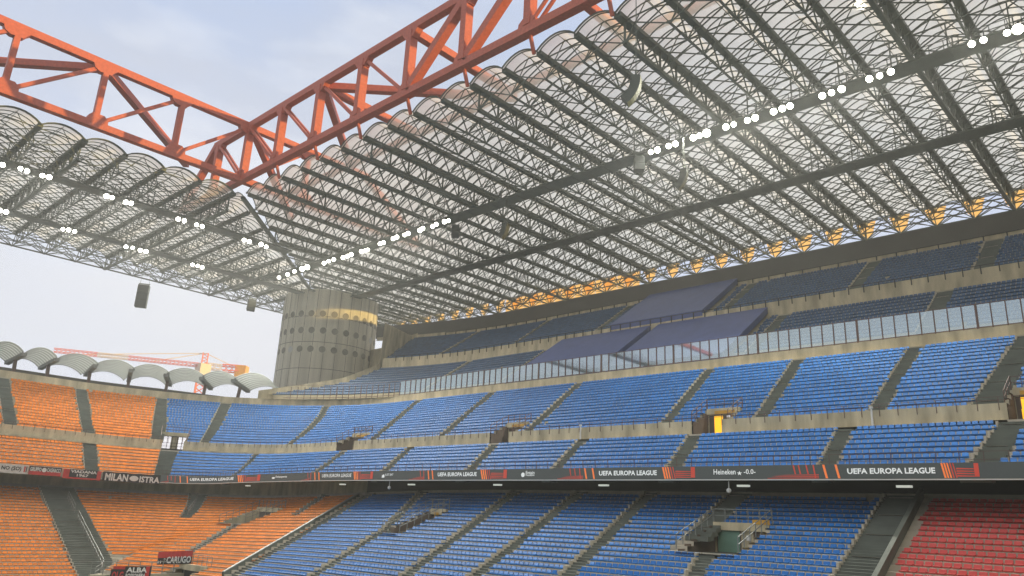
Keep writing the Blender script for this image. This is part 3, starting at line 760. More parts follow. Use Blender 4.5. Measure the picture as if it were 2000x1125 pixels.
LAMPS = {
 'A': (48.5, [(545, 542), (562, 536), (575, 530), (590, 525), (600, 522), (633, 514), (642, 510), (652, 507), (670, 503), (679, 500), (686, 497), (706, 491), (713, 490), (718, 488), (742, 476), (749, 474), (768, 466), (775, 463), (790, 459), (797, 456), (820, 450), (826, 446), (845, 442), (852, 438), (868, 433), (876, 431), (1271, 297), (1284, 293), (1306, 285), (1319, 281), (1354, 269), (1366, 265), (1380, 260), (1418, 248), (1433, 243), (1460, 235), (1475, 230), (1511, 218), (1528, 212), (1543, 207), (1606, 187), (1624, 181), (1644, 174), (1698, 154), (1718, 148), (1740, 140), (1898, 86), (1921, 78), (1967, 64), (1988, 57)]),
 'C': (48.5, [(5, 322), (40, 329), (53, 334), (83, 343), (96, 346), (208, 383), (219, 386), (246, 395), (256, 397), (348, 428), (360, 431), (384, 439), (395, 442), (477, 469), (487, 472), (510, 477), (520, 482)]),
 'D': (48.4, [(0, 411), (12, 414), (123, 448), (134, 449), (146, 452), (246, 482), (259, 484), (274, 489), (285, 491), (376, 517), (386, 519), (395, 522)]),
 'T': (54.0, [(1676, 6), (1684, 12)]),
}
RN = {'A': ('on the catwalk across the blue end roof', 'floodlights on the blue end catwalk'), 'C': ('on the left roof catwalk nearest the red truss', 'floodlights on the inner left catwalk'),
      'D': ('on the outermost catwalk of the left roof', 'floodlights on the outer left catwalk'), 'T': ('high at the upper right edge of the photo', 'floodlights at the top')}
def beam(parent, loc, aim, power, cone=R(104), blend=.5):
    ld = bpy.data.lights.new('lamp_beam', 'SPOT'); ld.energy = power; ld.color = (1.0, .97, .86); ld.spot_size = cone; ld.spot_blend = blend; ld.shadow_soft_size = .4
    lo_ = bpy.data.objects.new('lamp_beam', ld); C.objects.link(lo_); lo_.location = loc; lo_.rotation_euler = Vector(aim).to_track_quat('-Z', 'Y').to_euler()
    if parent: lo_.parent = parent
for key, (z, L) in LAMPS.items():
    for i, (u, v) in enumerate(L):
        p = atz(u, v, z)
        big = (u, v) in ((590, 525), (391, 441), (515, 480), (1380, 260), (1988, 57), (600, 522))
        rad = .5 if big else .31 + .09 * random.random()
        t = thing('floodlight', 'round lit floodlight, %s from the left %s' % (nth(i + 1), RN[key][0]), 'floodlight', RN[key][1])
        t.location = p
        aim = Vector((10, 50, -10)) - p; aim = (aim.normalized() * .55 + (-p).normalized() * .45).normalized()
        mb = MB(); mb.cyl(-aim * .45, -aim * .02, rad * .55, rad * 1.08, 14); mb.build('housing', 'lamp_body', t)
        mb = MB(); mb.cyl(-aim * .01, aim * .05, rad, rad, 16); mb.build('lens', 'lamp_glow', t)
        mb = MB(); q = Vector((0, 0, 1.0)); mb.bar(-aim * .3, -aim * .3 + q, .1); mb.build('bracket', 'lamp_body', t)
        if key != 'T': beam(t, aim * .12, (-.55, 0, -.83) if key == 'A' else (0, -.6, -.8), 7600)

# ------------------------------------------------------------------ speakers hanging from the roof
def line_array(label, p, w, h, d, curve, face, n=8, cable_to=52.5):
    t = thing('line_array', label, 'loudspeaker', 'hanging loudspeaker arrays'); t.location = p
    F = Vector(face).normalized(); S_ = F.cross(Vector((0, 0, 1))).normalized()
    hh = h / n
    mb = MB(); mf = MB(); pos = Vector((0, 0, 0)); ang = 0
    for i in range(n):
        dn = Vector((0, 0, -1)) * math.cos(ang) - F * math.sin(ang); fw = F * math.cos(ang) - Vector((0, 0, 1)) * math.sin(ang)
        a = pos; b = pos + dn * hh * .95
        c = [a - S_ * w / 2, a + S_ * w / 2, b + S_ * w / 2, b - S_ * w / 2]
        k = [q - fw * d for q in c]
        mf.quad(*c); mb.quad(*k)
        for j in range(4): mb.quad(c[j], c[(j + 1) % 4], k[(j + 1) % 4], k[j])
        pos = pos + dn * hh; ang += curve / n
    mb.build('cabinet', 'speaker', t); mf.build('grille', 'speaker_floodlit' if label.startswith('large') else 'speaker_dark', t)
    mb = MB(); mb.bar(-S_ * w / 2 - F * d / 2 + Vector((0, 0, .3)), S_ * w / 2 - F * d / 2 + Vector((0, 0, .3)), .15, caps=True)
    for s in (-.4, .4): mb.bar(S_ * w * s - F * d / 2 + Vector((0, 0, .3)), S_ * w * s * .2 - F * d / 2 + Vector((0, 0, max(.5, cable_to - p[2]))), .035)
    mb.build('cable', 'dark_steel', t)
line_array('large curved loudspeaker array hanging by cables below the upper right roof', atz(1252, 150, 41), .9, 3.4, .9, R(52), (.35, -.75, -.1), 8)
line_array('grey rectangular loudspeaker array against the sky under the left roof edge', atz(281, 556, 38.5), 1.9, 4.2, 1.3, 0, (-.5, -.85, 0), 3)
line_array('small curved loudspeaker at the left roof edge near the round tower', atz(494, 584, 43), 1.6, 2.8, 1.2, R(45), (-.3, -.9, 0), 5)
line_array('curved loudspeaker array just right of the middle of the floodlight row', atz(1342, 330, 43.5), .9, 3.0, .8, R(50), (.2, -.8, 0), 7)
line_array('small dark curved loudspeaker array between the catwalks left of centre', atz(993, 436, 44), 1.0, 2.8, .9, R(50), (.2, -.8, 0), 6)
line_array('dark boxy loudspeaker hanging close under the floodlight catwalk', atz(1250, 305, 47.5), 1.3, 1.9, 1.3, 0, (-.6, -.6, 0), 2)
line_array('dark boxy loudspeaker hanging beside the end of the lit floodlights', atz(890, 440, 47.4), 1.3, 1.9, 1.3, 0, (-.6, -.6, 0), 2)

# ------------------------------------------------------------------ concrete tower
tw = thing('concrete_tower', 'round concrete tower with rows of porthole openings where the two roofs meet', 'tower')
TC = Vector((102.6, 158.4)); TR = 11.4
mb = MB(); NS = 108
zs = [-10.4, 6.0, 18.0, 25.2, 31.4, 37.6, 43.7, 50.4]
for z0, z1 in zip(zs[:-1], zs[1:]):
    for i in range(NS):
        a0, a1 = 2 * math.pi * i / NS, 2 * math.pi * (i + 1) / NS
        r = TR
        mb.quad((TC.x + r * math.cos(a0), TC.y + r * math.sin(a0), z0 + .06), (TC.x + r * math.cos(a1), TC.y + r * math.sin(a1), z0 + .06), (TC.x + r * math.cos(a1), TC.y + r * math.sin(a1), z1 - .06), (TC.x + r * math.cos(a0), TC.y + r * math.sin(a0), z1 - .06))
mb.build('shell', 'tower_concrete', tw, smooth=False)
mb = MB(); mb.cyl((TC.x, TC.y, -10.4), (TC.x, TC.y, 50.3), TR - .12, n=72); mb.build('core', 'brown_wall', tw)
face = math.atan2(-TC.y, -TC.x)
for ri, (v, off) in enumerate(((613, 0.3), (646, 0.1), (683, 0.0))):
    d = ray(637, v); h = math.hypot(d.x, d.y); zc = d.z / h * (TC.length - TR)
    for j in range(-6, 7):
        a = face - R(13.4) * (j - .6 + off)
        c = Vector((TC.x + (TR + .0) * math.cos(a), TC.y + (TR) * math.sin(a), zc)); nn = Vector((math.cos(a), math.sin(a), 0))
        mb = MB(); mb.cyl(c - nn * .15, c + nn * .05, .88, n=20); mb.cyl(c + nn * .03, c + nn * .07, .76, n=20, m=1)
        o = mb.build('porthole', ['tower_concrete', 'cloth_white' if (ri, j) in ((2, 4), (1, -4)) else 'porthole_dark'], tw)
# vertical panel joints
mb = MB()
for i in range(0, 54):
    a = 2 * math.pi * i / 27 + R(6.7) if i < 27 else None
    if a is None: continue
    mb.bar((TC.x + (TR + .01) * math.cos(a), TC.y + (TR + .01) * math.sin(a), 20), (TC.x + (TR + .01) * math.cos(a), TC.y + (TR + .01) * math.sin(a), 50.3), .07)
mb.build('joint', 'brown_wall', tw)

# ------------------------------------------------------------------ glass balustrade of the third ring
gb = thing('glass_balustrade', 'long glass balustrade with brown posts along the front of the third ring', 'balustrade')
qs = frange(4.5, 124, 1.23)
for i, (a, b) in enumerate(zip(qs[:-1], qs[1:])):
    A = b3.pos(a + .05, 80.75); B = b3.pos(b - .05, 80.75)
    z0, z1 = 19.55, 21.75
    if a < 100:
        mb = MB(); mb.box((0, -.02, 0), (1, .02, 1)); o = mb
        dx = Vector((B[0] - A[0], B[1] - A[1], 0)); nrm = Vector((dx.y, -dx.x, 0)).normalized() * .02
        mb = MB(); f = [Vector((*A, z0)), Vector((*B, z0)), Vector((*B, z1)), Vector((*A, z1))]
        mb.quad(*f)
        if i < 100: mb.build('pane', 'glass', gb)
    mbp = MB(); P0 = b3.pos(a, 80.7); mbp.bar((*P0, 19.25), (*P0, 21.85 if a < 100 else 21.5), .09 if i % 9 else .2, .09, caps=True)
    if i < 100: mbp.build('post', 'dark_rail', gb)
for nm, z, w in (('lower_rail', 19.5, .08), ('top_rail', 21.8, .05)):
    mb = MB()
    for a, b in zip(qs[:-1], qs[1:]): mb.bar((*b3.pos(a, 80.7), z), (*b3.pos(b, 80.7), z), w)
    mb.build(nm, 'dark_rail', gb)

# ------------------------------------------------------------------ cover sheets on the third ring
for i, s in enumerate(SHEETS):
    T = T3U if s['key'] == 'T3U' else T3L
    qa, qb = s['qa'], s['qb']
    lab = ['smooth purple-blue cover over a block of upper rows below the dark fascia', 'smooth blue cover over lower rows, left of the other low cover', 'smooth blue cover over lower rows reaching right to the bare seats'][i]
    t0, t1 = (-.6, T.n + .2) if i == 0 else (-2.2, T.n + .4)
    pts = [(qa, t0), (qb, t0), (qb, t1), (qa, t1)]
    top = [T.P(q, t, 1.15, False) for q, t in pts]; bot = [p - Vector((0, 0, .9)) for p in top]
    mb = MB(); mb.quad(*top); mb.quad(*bot[::-1])
    for j in range(4): mb.quad(top[j], bot[j], bot[(j + 1) % 4], top[(j + 1) % 4])
    tag(mb.build('cover_sheet', 'sheet_blue'), lab, 'cover', 'covers over the third ring rows')

# ------------------------------------------------------------------ railings
def railing(label, T_b, q0, q1, r, z, h, step, w=.05, material='dark_rail', nr=2, off=0):
    mb = MB(); qs = frange(q0, q1, step)
    zf = z if callable(z) else (lambda q: z)
    for q in qs: p = T_b.pos(q, r); mb.bar((*p, zf(q) - off), (*p, zf(q) + h), w)
    for a, b in zip(qs[:-1], qs[1:]):
        for i in range(nr):
            hh = h * (1 - i / nr); mb.bar((*T_b.pos(a, r), zf(a) + hh), (*T_b.pos(b, r), zf(b) + hh), w * .7)
    return tag(mb.build('railing', material), label, 'railing', 'railings along the rings')
railing('thin dark railing on the wall between the two bands of the second ring', b2, -10, 190, 21.0, 9.62, .45, 1.35, .045, off=.5)
railing('thin dark railing behind the top of the advertising board', b2, -10, 135, 10.6, lambda q: 4.3 + PD(q), .95, 1.3, .04)
railing('short dark brackets below the lower edge of the high upper band', b3, -10, 116, 94.0, 29.45, .3, 1.8, .1, 'black', 1, off=.7)
railing('row of dark brackets under the long dark fascia of the third ring', b3, -10, 116, 105.4, 37.0, .1, 2.6, .13, 'black', 1, off=.7)

for (u, v, lab) in ((1708, 806, 'thin white pipe on the second ring wall right of the yellow doorway'), (1104, 866, 'thin white pipe on the second ring wall above the blue seats near the middle')):
    q, _ = T2U.hit(u, v - 6); x, y = b2.pos(q, 20.9); mb = MB(); mb.cyl((x, y, 8.4), (x, y, 9.75), .1, .07, 8); mb.cyl((x, y, 9.75), (x, y, 9.9), .14, .14, 8)
    tag(mb.build('drain_pipe', 'letter_white'), lab, 'pipe', 'white pipes on the wall')
# ------------------------------------------------------------------ dividers in the first ring
def slope_rail(label, T, q_of, t0, t1, h, w, th, material):
    mb = MB(); pr = None
    for i in range(int((t1 - t0) * 2) + 1):
        t = t0 + i / 2; p = T.P(q_of(t), t, 0, False)
        if pr: mb.bar(pr + Vector((0, 0, h / 2)), p + Vector((0, 0, h / 2)), w, h)
        pr = p
    root = thing('divider', label, 'divider', 'concrete dividers between seat colours')
    mb.build('wall', 'step_grey', root)
    mb = MB(); pr = None
    for i in range(int((t1 - t0) * 2) + 1):
        t = t0 + i / 2; p = T.P(q_of(t), t, h + th / 2, False)
        if pr: mb.bar(pr, p, w * 1.5, th)
        pr = p
    mb.build('coping', material, root)
slope_rail('sloping concrete divider between the orange seats and the blue seats', T1, lambda t: qdiv1(t) + .1, 7, 32, .45, .14, .1, 'rail_steel')
slope_rail('sloping concrete divider beside the red seats at the lower right', T1, lambda t: AISLES['T1'][0]['f'](t) - 2.5, 10, 33, .6, .18, .1, 'step_grey')

# handrail in the wide stairs among the orange seats
def stair_rail(label, T, a, frac, t0, t1, material='rail_steel'):
    mb = MB(); f = lambda t: a['f'](t) - (a['wl'] * frac) * wscale(T, a['f'](t), t); pr = None
    for i in range(int(t1 - t0) + 1):
        t = t0 + i; p = T.P(f(t), t, 0, False); mb.bar(p, p + Vector((0, 0, 1.0)), .06)
        if pr:
            for h in (.5, 1.0): mb.bar(pr + Vector((0, 0, h)), p + Vector((0, 0, h)), .05)
        pr = p
    return tag(mb.build('handrail', material), label, 'handrail', 'handrails on the stairs')
aw = AISLES['T1'][12]
stair_rail('long pale handrail down the wide stairs among the orange seats', T1, aw, .55, 5, 22)
stair_rail('short pale handrail high on the wide stairs among the orange seats', T1, aw, .55, 24, 29)
stair_rail('handrail on the broad upper stairs in the middle of the orange seats', T1, AISLES['T1'][11], .5, 25, 31)

# ------------------------------------------------------------------ vomitories
def vomitory(label, T, hole, style):
    qa, qb, t0, t1 = hole; root = thing('vomitory', label, 'stadium entrance', 'entrances opening into the seating')
    fl = T.z(t0, (qa + qb) / 2) - (0.06 if T is not T2U else 1.12)
    ztop = T.z(t1, (qa + qb) / 2); back = T.r(t1) - .03; front = T.r(t0)
    b = T.b; W_ = lambda q, r, z: (*b.pos(q, r), z)
    mb = MB(); mb.quad(W_(qa, front - .5, fl), W_(qb, front - .5, fl), W_(qb, back, fl), W_(qa, back, fl)); mb.build('floor', 'step_grey', root)
    # back wall with lintel
    mb = MB(); lt = .45
    mb.quad(W_(qa, back, fl), W_(qb, back, fl), W_(qb, back, ztop + .1), W_(qa, back, ztop + .1))
    p0, p1 = W_(qa, back - .25, ztop + .1), W_(qb, back - .25, ztop + .1)
    mb.quad(W_(qa, back - .25, ztop - lt), W_(qb, back - .25, ztop - lt), p1, p0); mb.quad(p0, p1, W_(qb, back, ztop + .1), W_(qa, back, ztop + .1))
    mb.build('back_wall', 'concrete_wall', root)
    for q, mt in ((qb, 'concrete_wall' if style in ('orange_door', 'dark') else 'brown_wall'), (qa, 'concrete_wall')):
        mb = MB(); n_ = int(t1 - t0)
        for k in range(n_):
            r0, r1 = T.r(t0 + k), T.r(t0 + k + 1); z = T.z(t0 + k, q) + .14
            mb.quad(W_(q, r0, fl), W_(q, r1, fl), W_(q, r1, z), W_(q, r0, z))
            mb.quad(W_(q, r0, z), W_(q, r1, z), W_(q + (.15 if q == qb else -.15), r1, z), W_(q + (.15 if q == qb else -.15), r0, z))
        mb.build('side_wall', mt, root)
    mid = lambda f: qb + (qa - qb) * f          # f = 0 at the left in the photograph
    bk = back - .04
    def panel(name, f0, f1, z0, z1, mt, o=0.0):
        mb = MB(); mb.quad(W_(mid(f0), bk - o, fl + z0), W_(mid(f1), bk - o, fl + z0), W_(mid(f1), bk - o, fl + z1), W_(mid(f0), bk - o, fl + z1)); return mb.build(name, mt, root)
    if style == 'green':
        panel('door', .06, .46, .05, 2.0, 'door_green', .03); panel('frame', .04, .48, 0, 2.06, 'brown_wall'); panel('sign', .58, .66, .9, 1.25, 'letter_white', .04)
        panel('yellow_band', .72, 1.02, 2.0, 2.3, 'yellow_paint', .25); panel('passage', .70, 1.0, 0, 1.95, 'brown_wall')
    elif style == 'plain':
        panel('yellow_band', .3, .58, 1.6, 2.1, 'yellow_paint', .28); panel('passage', 0.02, .3, 0, 1.9, 'brown_wall')
    elif style == 'orange_door':
        panel('passage', .08, .66, 0, 1.75, 'brown_wall'); panel('yellow_band', .2, .62, 1.8, 2.1, 'yellow_paint', .05)
    elif style == 'dark':
        panel('passage', .02, .98, 0, 1.9, 'black')  # flat black panel in place of the passage's darkness
    elif style == 'glow':
        panel('passage', .04, .98, .02, 2.1, 'brown_wall'); panel('sun_glow_doorway', .2, .46, .05, 2.05, 'sun_glow_yellow', .03); panel('daylight_panel', .58, .68, .05, 2.05, 'daylight_glow', .03)  # glowing panels imitate low sun shining through the passage
        panel('sun_glow_wall', .72, .95, .7, 2.1, 'sun_glow_orange', .03); panel('yellow_band', .25, .85, 2.2, 2.5, 'yellow_paint', .28)
    elif style == 'dim':
        panel('passage', .04, .98, .02, 2.1, 'brown_wall'); panel('yellow_band', .25, .9, 2.2, 2.5, 'yellow_paint', .28)
    elif style == 'spark':
        panel('passage', .04, .9, .02, 2.1, 'brown_wall'); panel('sun_glow_doorway', .7, .88, .6, 2.1, 'sun_glow_yellow', .03); panel('yellow_band', .25, .9, 2.2, 2.5, 'yellow_paint', .28)  # glowing panel imitates a glimpse of low sun
    elif style == 'gate':
        panel('sky_glow_panel', .05, .42, .05, 2.1, 'daylight_glow', .03); panel('sky_glow_panel', .6, .95, .05, 2.1, 'daylight_glow', .03)  # glowing panels imitate bright sky behind the bars
        mb = MB()
        for f in (.05, .24, .42, .6, .78, .95): mb.bar(W_(mid(f), bk - .1, fl), W_(mid(f), bk - .1, fl + 2.1), .07)
        for h in (.1, .6, 1.1, 2.1): mb.bar(W_(mid(.05), bk - .1, fl + h), W_(mid(.95), bk - .1, fl + h), .06)
        mb.build('gate', 'black', root)
    # railing round the top
    mb = MB(); z = ztop + .1
    ks = frange(qa - .1, qb + .1, 1.0)
    mt = 'rail_steel' if T is T1 else 'dark_rail'
    for q in ks: mb.bar(W_(q, back + .1, z - .1), W_(q, back + .1, z + .9), .05)
    for h in (.45, .9): mb.bar(W_(ks[0], back + .1, z + h), W_(ks[-1], back + .1, z + h), .05)
    for q in ((qb + .12, qa - .12) if style != 'dark' else ()):
        pr = None
        for k in range(int(t1 - t0) + 1):
            p = Vector(W_(q, T.r(t0 + k), T.z(t0 + k, q) + .1)); mb.bar(p, p + Vector((0, 0, .95)), .05)
            if pr:
                for h in (.5, .95): mb.bar(pr + Vector((0, 0, h)), p + Vector((0, 0, h)), .045)
            pr = p
    mb.build('railing', mt, root)
    return root
H1, H2 = HOLES['T1'], HOLES['T2U']
vomitory('concrete entrance with a pale green door among the blue seats', T1, H1[0], 'green')
vomitory('smaller recessed entrance in the dark upper rows of blue seats', T1, H1[1], 'plain')
vomitory('entrance with a dark door high among the orange seats', T1, H1[2], 'orange_door')
vomitory('dark entrance under the CARUGO banner at the foot of the orange seats', T1, H1[3], 'dark')
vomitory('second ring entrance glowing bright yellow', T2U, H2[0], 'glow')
vomitory('unlit brown entrance in the middle of the second ring wall', T2U, H2[1], 'dim')
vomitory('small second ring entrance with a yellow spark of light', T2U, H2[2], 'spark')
vomitory('barred gate showing white sky between orange and blue blocks', T2U, H2[3], 'gate')
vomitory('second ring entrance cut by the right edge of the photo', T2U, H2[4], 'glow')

# ------------------------------------------------------------------ advertising board and banners
def find_q(u, r=10.02, z=lambda q: 3.95 + PD(q)):
    lo, hi = -20.0, 185.0
    for _ in range(50):
        m = (lo + hi) / 2; p = b2.pos(m, r)
        if proj((*p, z(m)))[0] > u: lo = m
        else: hi = m
    return (lo + hi) / 2
BZ0, BZ1 = 3.64, 4.56
bd = thing('advertising_board', 'long dark electronic board reading UEFA EUROPA LEAGUE along the second ring', 'advertising board')
qB0, qB1 = -14, find_q(312)
qq = frange(qB0, qB1, .8)
mb = strip(b2, qq, [(10.02, zz(BZ0)), (9.95, zz(BZ0)), (9.95, zz(BZ1)), (10.2, zz(BZ1))]); mb.build('screen', 'board', bd)
mb = MB()
for a, b in zip(Q2[:-1], Q2[1:]): mb.bar((*b2.pos(a, 9.95), zz(BZ0 - .06)(a)), (*b2.pos(b, 9.95), zz(BZ0 - .06)(b)), .1, .07)
mb.build('lower_rail', 'letter_white', bd)
def text_polys(s, bold=.0, shear=0.0):
    cu = bpy.data.curves.new('lettering', 'FONT'); cu.body = s; cu.fill_mode = 'FRONT'; cu.dimensions = '2D'; cu.resolution_u = 2; cu.offset = bold; cu.shear = shear
    o = bpy.data.objects.new('lettering', cu); C.objects.link(o); bpy.context.view_layer.update()
    dg = bpy.context.evaluated_depsgraph_get(); e = o.evaluated_get(dg); me = e.to_mesh()
    v = [tuple(p.co) for p in me.vertices]; f = [tuple(p.vertices) for p in me.polygons]; e.to_mesh_clear()
    bpy.data.objects.remove(o); bpy.data.curves.remove(cu)
    xs = [p[0] for p in v]; ys = [p[1] for p in v]
    x0, x1, y0, y1 = min(xs), max(xs), min(ys), max(ys)
    return [((p[0] - x0) / (x1 - x0), (p[1] - y0) / (y1 - y0)) for p in v], f
UT = [find_q(-40 + i * 4) for i in range(521)]
def q_of_u(u):
    f = (u + 40) / 4; i = max(0, min(519, int(f))); return UT[i] + (UT[i + 1] - UT[i]) * (f - i)
def on_board(name, polys, u0, u1, z0, z1, material, parent, r=9.93):
    """place unit-square polygons on the curved board between photo columns u0, u1; z as height above the board foot"""
    qa, qb = find_q(u0), find_q(u1); v, f = polys; mb = MB()
    for (x, y) in v:
        q = q_of_u(u0 + (u1 - u0) * x); mb.v.append((*b2.pos(q, r), BZ0 + z0 + (z1 - z0) * y + PD(q)))
    mb.f = list(f); mb.mi = [0] * len(f)
    return mb.build(name, material, parent)
HB = BZ1 - BZ0
for (s, u0, u1, z0, z1) in (('UEFA EUROPA LEAGUE', 371, 457, .24, .56), ('UEFA EUROPA LEAGUE', 630, 687, .24, .56), ('UEFA EUROPA LEAGUE', 856, 932, .24, .56),
                            ('UEFA EUROPA LEAGUE', 1171, 1284, .22, .54), ('UEFA EUROPA LEAGUE', 1656, 1828, .22, .52),
                            ('Swissquote', 539, 561, .26, .52), ('JUST EAT', 753, 769, .28, .5), ('Entain', 1028, 1045, .38, .6), ('Foundation', 1028, 1045, .22, .34),
                            ('Heineken', 1395, 1438, .24, .56), ('-0.0-', 1454, 1477, .26, .54)):
    on_board('lettering', text_polys(s, .03 if u1 - u0 > 60 else .012), u0, u1, z0 + .07, z1 + .13, 'led_white', bd)
def disc(n=14): return ([(.5 + .5 * math.cos(2 * math.pi * i / n), .5 + .5 * math.sin(2 * math.pi * i / n)) for i in range(n)], [tuple(range(n))])
def star():
    v = [(.5 + (.5 if i % 2 == 0 else .2) * math.sin(math.pi * i / 5), .5 + (.5 if i % 2 == 0 else .2) * math.cos(math.pi * i / 5)) for i in range(10)] + [(.5, .5)]
    return (v, [(i, (i + 1) % 10, 10) for i in range(10)])
on_board('emblem', star(), 1440, 1451, .22, .56, 'led_white', bd)
on_board('emblem', disc(), 532, 538, .28, .5, 'led_white', bd); on_board('emblem', disc(), 1019, 1026, .2, .6, 'led_white', bd)
on_board('emblem', ([(0, 0), (1, 0), (1, .6), (.8, 1), (.3, .9), (0, .6)], [(0, 1, 2, 3, 4, 5)]), 747, 752, .22, .56, 'led_white', bd)
def slash(x0, x1, w, lean=.5): return ([(x0 + lean, 0), (x0 + lean + w, 0), (x0 + w, 1), (x0, 1)], [(0, 1, 2, 3)])
def graphic(uA, uB, dirn=1):
    """slanted orange bars turning into thin red bands, as the board shows after each title"""
    Wd = uB - uA; mk = lambda x0, x1, x2, x3: ([(x0, 0), (x1, 0), (x2, 1), (x3, 1)], [(0, 1, 2, 3)])
    for i in range(5):
        a = .02 + i * .075; w = .05 - i * .006
        x = (a + .07, a + .07 + w, a + w, a) if dirn > 0 else (1 - a - w, 1 - a, 1 - a - .07, 1 - a - w - .07)
        on_board('graphic', mk(*[min(1.15, q) for q in x]), uA, uB, 0.02, HB - .02, 'led_orange' if i < 3 else 'led_red', bd, 9.925)
    for j in range(4):
        z0 = .1 + j * .14
        pts = [(.40, .05), (.92, 0), (.92, .45), (.42, 1)] if dirn > 0 else [(.08, 0), (.6, .4), (.58, 1), (.08, .55)]
        on_board('graphic', (pts, [(0, 1, 2, 3)]), uA, uB, z0, z0 + .09, 'led_red', bd, 9.928)
    x = (.86, .98) if dirn > 0 else (.02, .12)
    on_board('graphic', ([(x[0], 0), (x[1], 0), (x[1], 1), (x[0], 1)], [(0, 1, 2, 3)]), uA, uB, .1, HB - .05, 'led_red', bd, 9.927)
graphic(1293, 1360); graphic(1838, 1915); graphic(938, 992); graphic(690, 730); graphic(463, 510)
def bars(us, w0=3.0):
    for i, u in enumerate(us):
        w = w0 * (1.0 if i < 2 else .6)
        on_board('graphic', ([(0, 1), (.45, 1), (1, 0), (.55, 0)], [(3, 2, 1, 0)]), u - w, u + w, .02 if i < 3 else .3, HB - .02, 'led_orange' if i < 2 else 'led_red', bd, 9.925)
bars([1637, 1613, 1592, 1578, 1563, 1553], 5); bars([1160, 1145, 1134, 1124, 1115], 3.4); bars([846, 838, 829, 822], 2.4); bars([624, 616, 608, 602], 2.0); bars([366, 352, 342, 334, 327], 2.4)
for (u0, u1) in ((1500, 1600), (1090, 1140), (800, 830), (590, 606), (316, 330)):
    for j in range(3): on_board('graphic', ([(0, 0), (1, .1), (1, 1), (.15 * j, .6)], [(0, 1, 2, 3)]), u0 + j * 6, u1, .02 + j * .1, .08 + j * .1, 'led_red', bd, 9.926)

def banner(label, u0, u1, base, items, z0=-.12, z1=.92, words=''):
    t = thing('banner', label, 'banner', 'supporters banners hung on the rail')
    nb = 24
    on_board('cloth', ([(i / nb, .025 * math.sin(i * 1.3)) for i in range(nb + 1)] + [(i / nb, 1 + .02 * math.sin(i * .9)) for i in range(nb + 1)], [(i, i + 1, nb + 2 + i, nb + 1 + i) for i in range(nb)]), u0, u1, z0, z1, base, t, 9.8)
    for it in items:
        s, a, b, c, d, m_ = it
        polys = disc(20) if s == '@' else (([(i / 12, y_) for y_ in (0, 1) for i in range(13)], [(i, i + 1, 14 + i, 13 + i) for i in range(12)]) if s == '#' else text_polys(s, .03))
        on_board('crest' if s == '@' else ('stripe' if s == '#' else 'lettering'), polys, a, b, c, d, m_, t, 9.78 if s != '#' else 9.79)
banner('white supporters banner with NO (SO) in dark letters at the left edge', -12, 53, 'cloth_white', [('NO (SO)', 1, 40, .12, .72, 'cloth_black'), ('#', 45, 48, .1, .8, 'cloth_red'), ('#', 49, 51, .1, .8, 'cloth_black')])
banner('red and black supporters banner reading GRUPPO CAGNACCI', 55, 118, 'cloth_red', [('#', 55, 118, .35, .92, 'cloth_black'), ('GRUPPO', 57, 79, .3, .8, 'letter_white'), ('@', 80, 89, .25, .8, 'letter_white'), ('CAGNACCI', 90, 116, .3, .8, 'letter_white')])
banner('red supporters banner reading VIADANA 1967', 122, 196, 'cloth_red', [('#', 134, 188, -.1, .9, 'cloth_black'), ('VIADANA', 136, 187, .45, .82, 'letter_white'), ('1967', 149, 172, .0, .35, 'letter_white')], -.3, .85)
banner('black supporters banner reading MILAN ISTRA with a round crest', 199, 313, 'cloth_black', [('MILAN', 204, 249, -.2, .72, 'letter_white'), ('@', 252, 270, -.1, .6, 'letter_white'), ('@', 255, 262, .05, .45, 'cloth_red'), ('ISTRA', 272, 312, -.2, .62, 'letter_white')], -.3, .9)

# banners at the foot of the orange seats
def flat_banner(label, p0, p1, h, base, items, tilt=0.0):
    t = thing('banner', label, 'banner', 'supporters banners hung on the rail'); p0 = Vector(p0); p1 = Vector(p1); A = p1 - p0; Nn = A.cross(Vector((0, 0, 1))).normalized()
    if Nn.dot(-p0) < 0: Nn = -Nn
    U = Vector((0, 0, h))
    def put(name, polys, x0, x1, y0, y1, m_, o):
        mb = MB(); v, f = polys
        for x, y in v: mb.v.append(tuple(p0 + A * (x0 + (x1 - x0) * x) + U * (y0 + (y1 - y0) * y) + Nn * o))
        mb.f = list(f); mb.mi = [0] * len(f); mb.build(name, m_, t)
    sq = ([(0, 0), (1, 0), (1, 1), (0, 1)], [(0, 1, 2, 3)])
    put('cloth', sq, 0, 1, 0, 1, base, 0)
    for (s, x0, x1, y0, y1, m_) in items: put('stripe' if s == '#' else 'lettering', sq if s == '#' else text_polys(s, .03), x0, x1, y0, y1, m_, .02 if s == '#' else .035)
hz = T1.hit(307, 1082)
def onT1(u, v, k, lift=0):
    """point on the sight line of a photo pixel, at the distance of row k of the first ring on the east side"""
    q, t = T1.hit(u, v); return T1.P(q, t, lift, False)
def at_y(u, v, y): return aty(u, v, y)
yv = b1.pos(T1.hit(340, 1096)[0], T1.r(11))[1] - .6
flat_banner('red over black banner reading CARUGO above the dark entrance', onT1(307, 1103, 0) * .985, onT1(376, 1101, 0) * .985, 1.25, 'cloth_black',
            [('#', 0, 1, .52, 1, 'cloth_red'), ('CARUGO', .28, .98, .08, .6, 'letter_white'), ('*', .19, .25, .25, .5, 'letter_white'), ('#', .02, .05, .1, .3, 'letter_white'), ('#', .09, .12, .1, .3, 'letter_white')])
yw = yv - 4.0
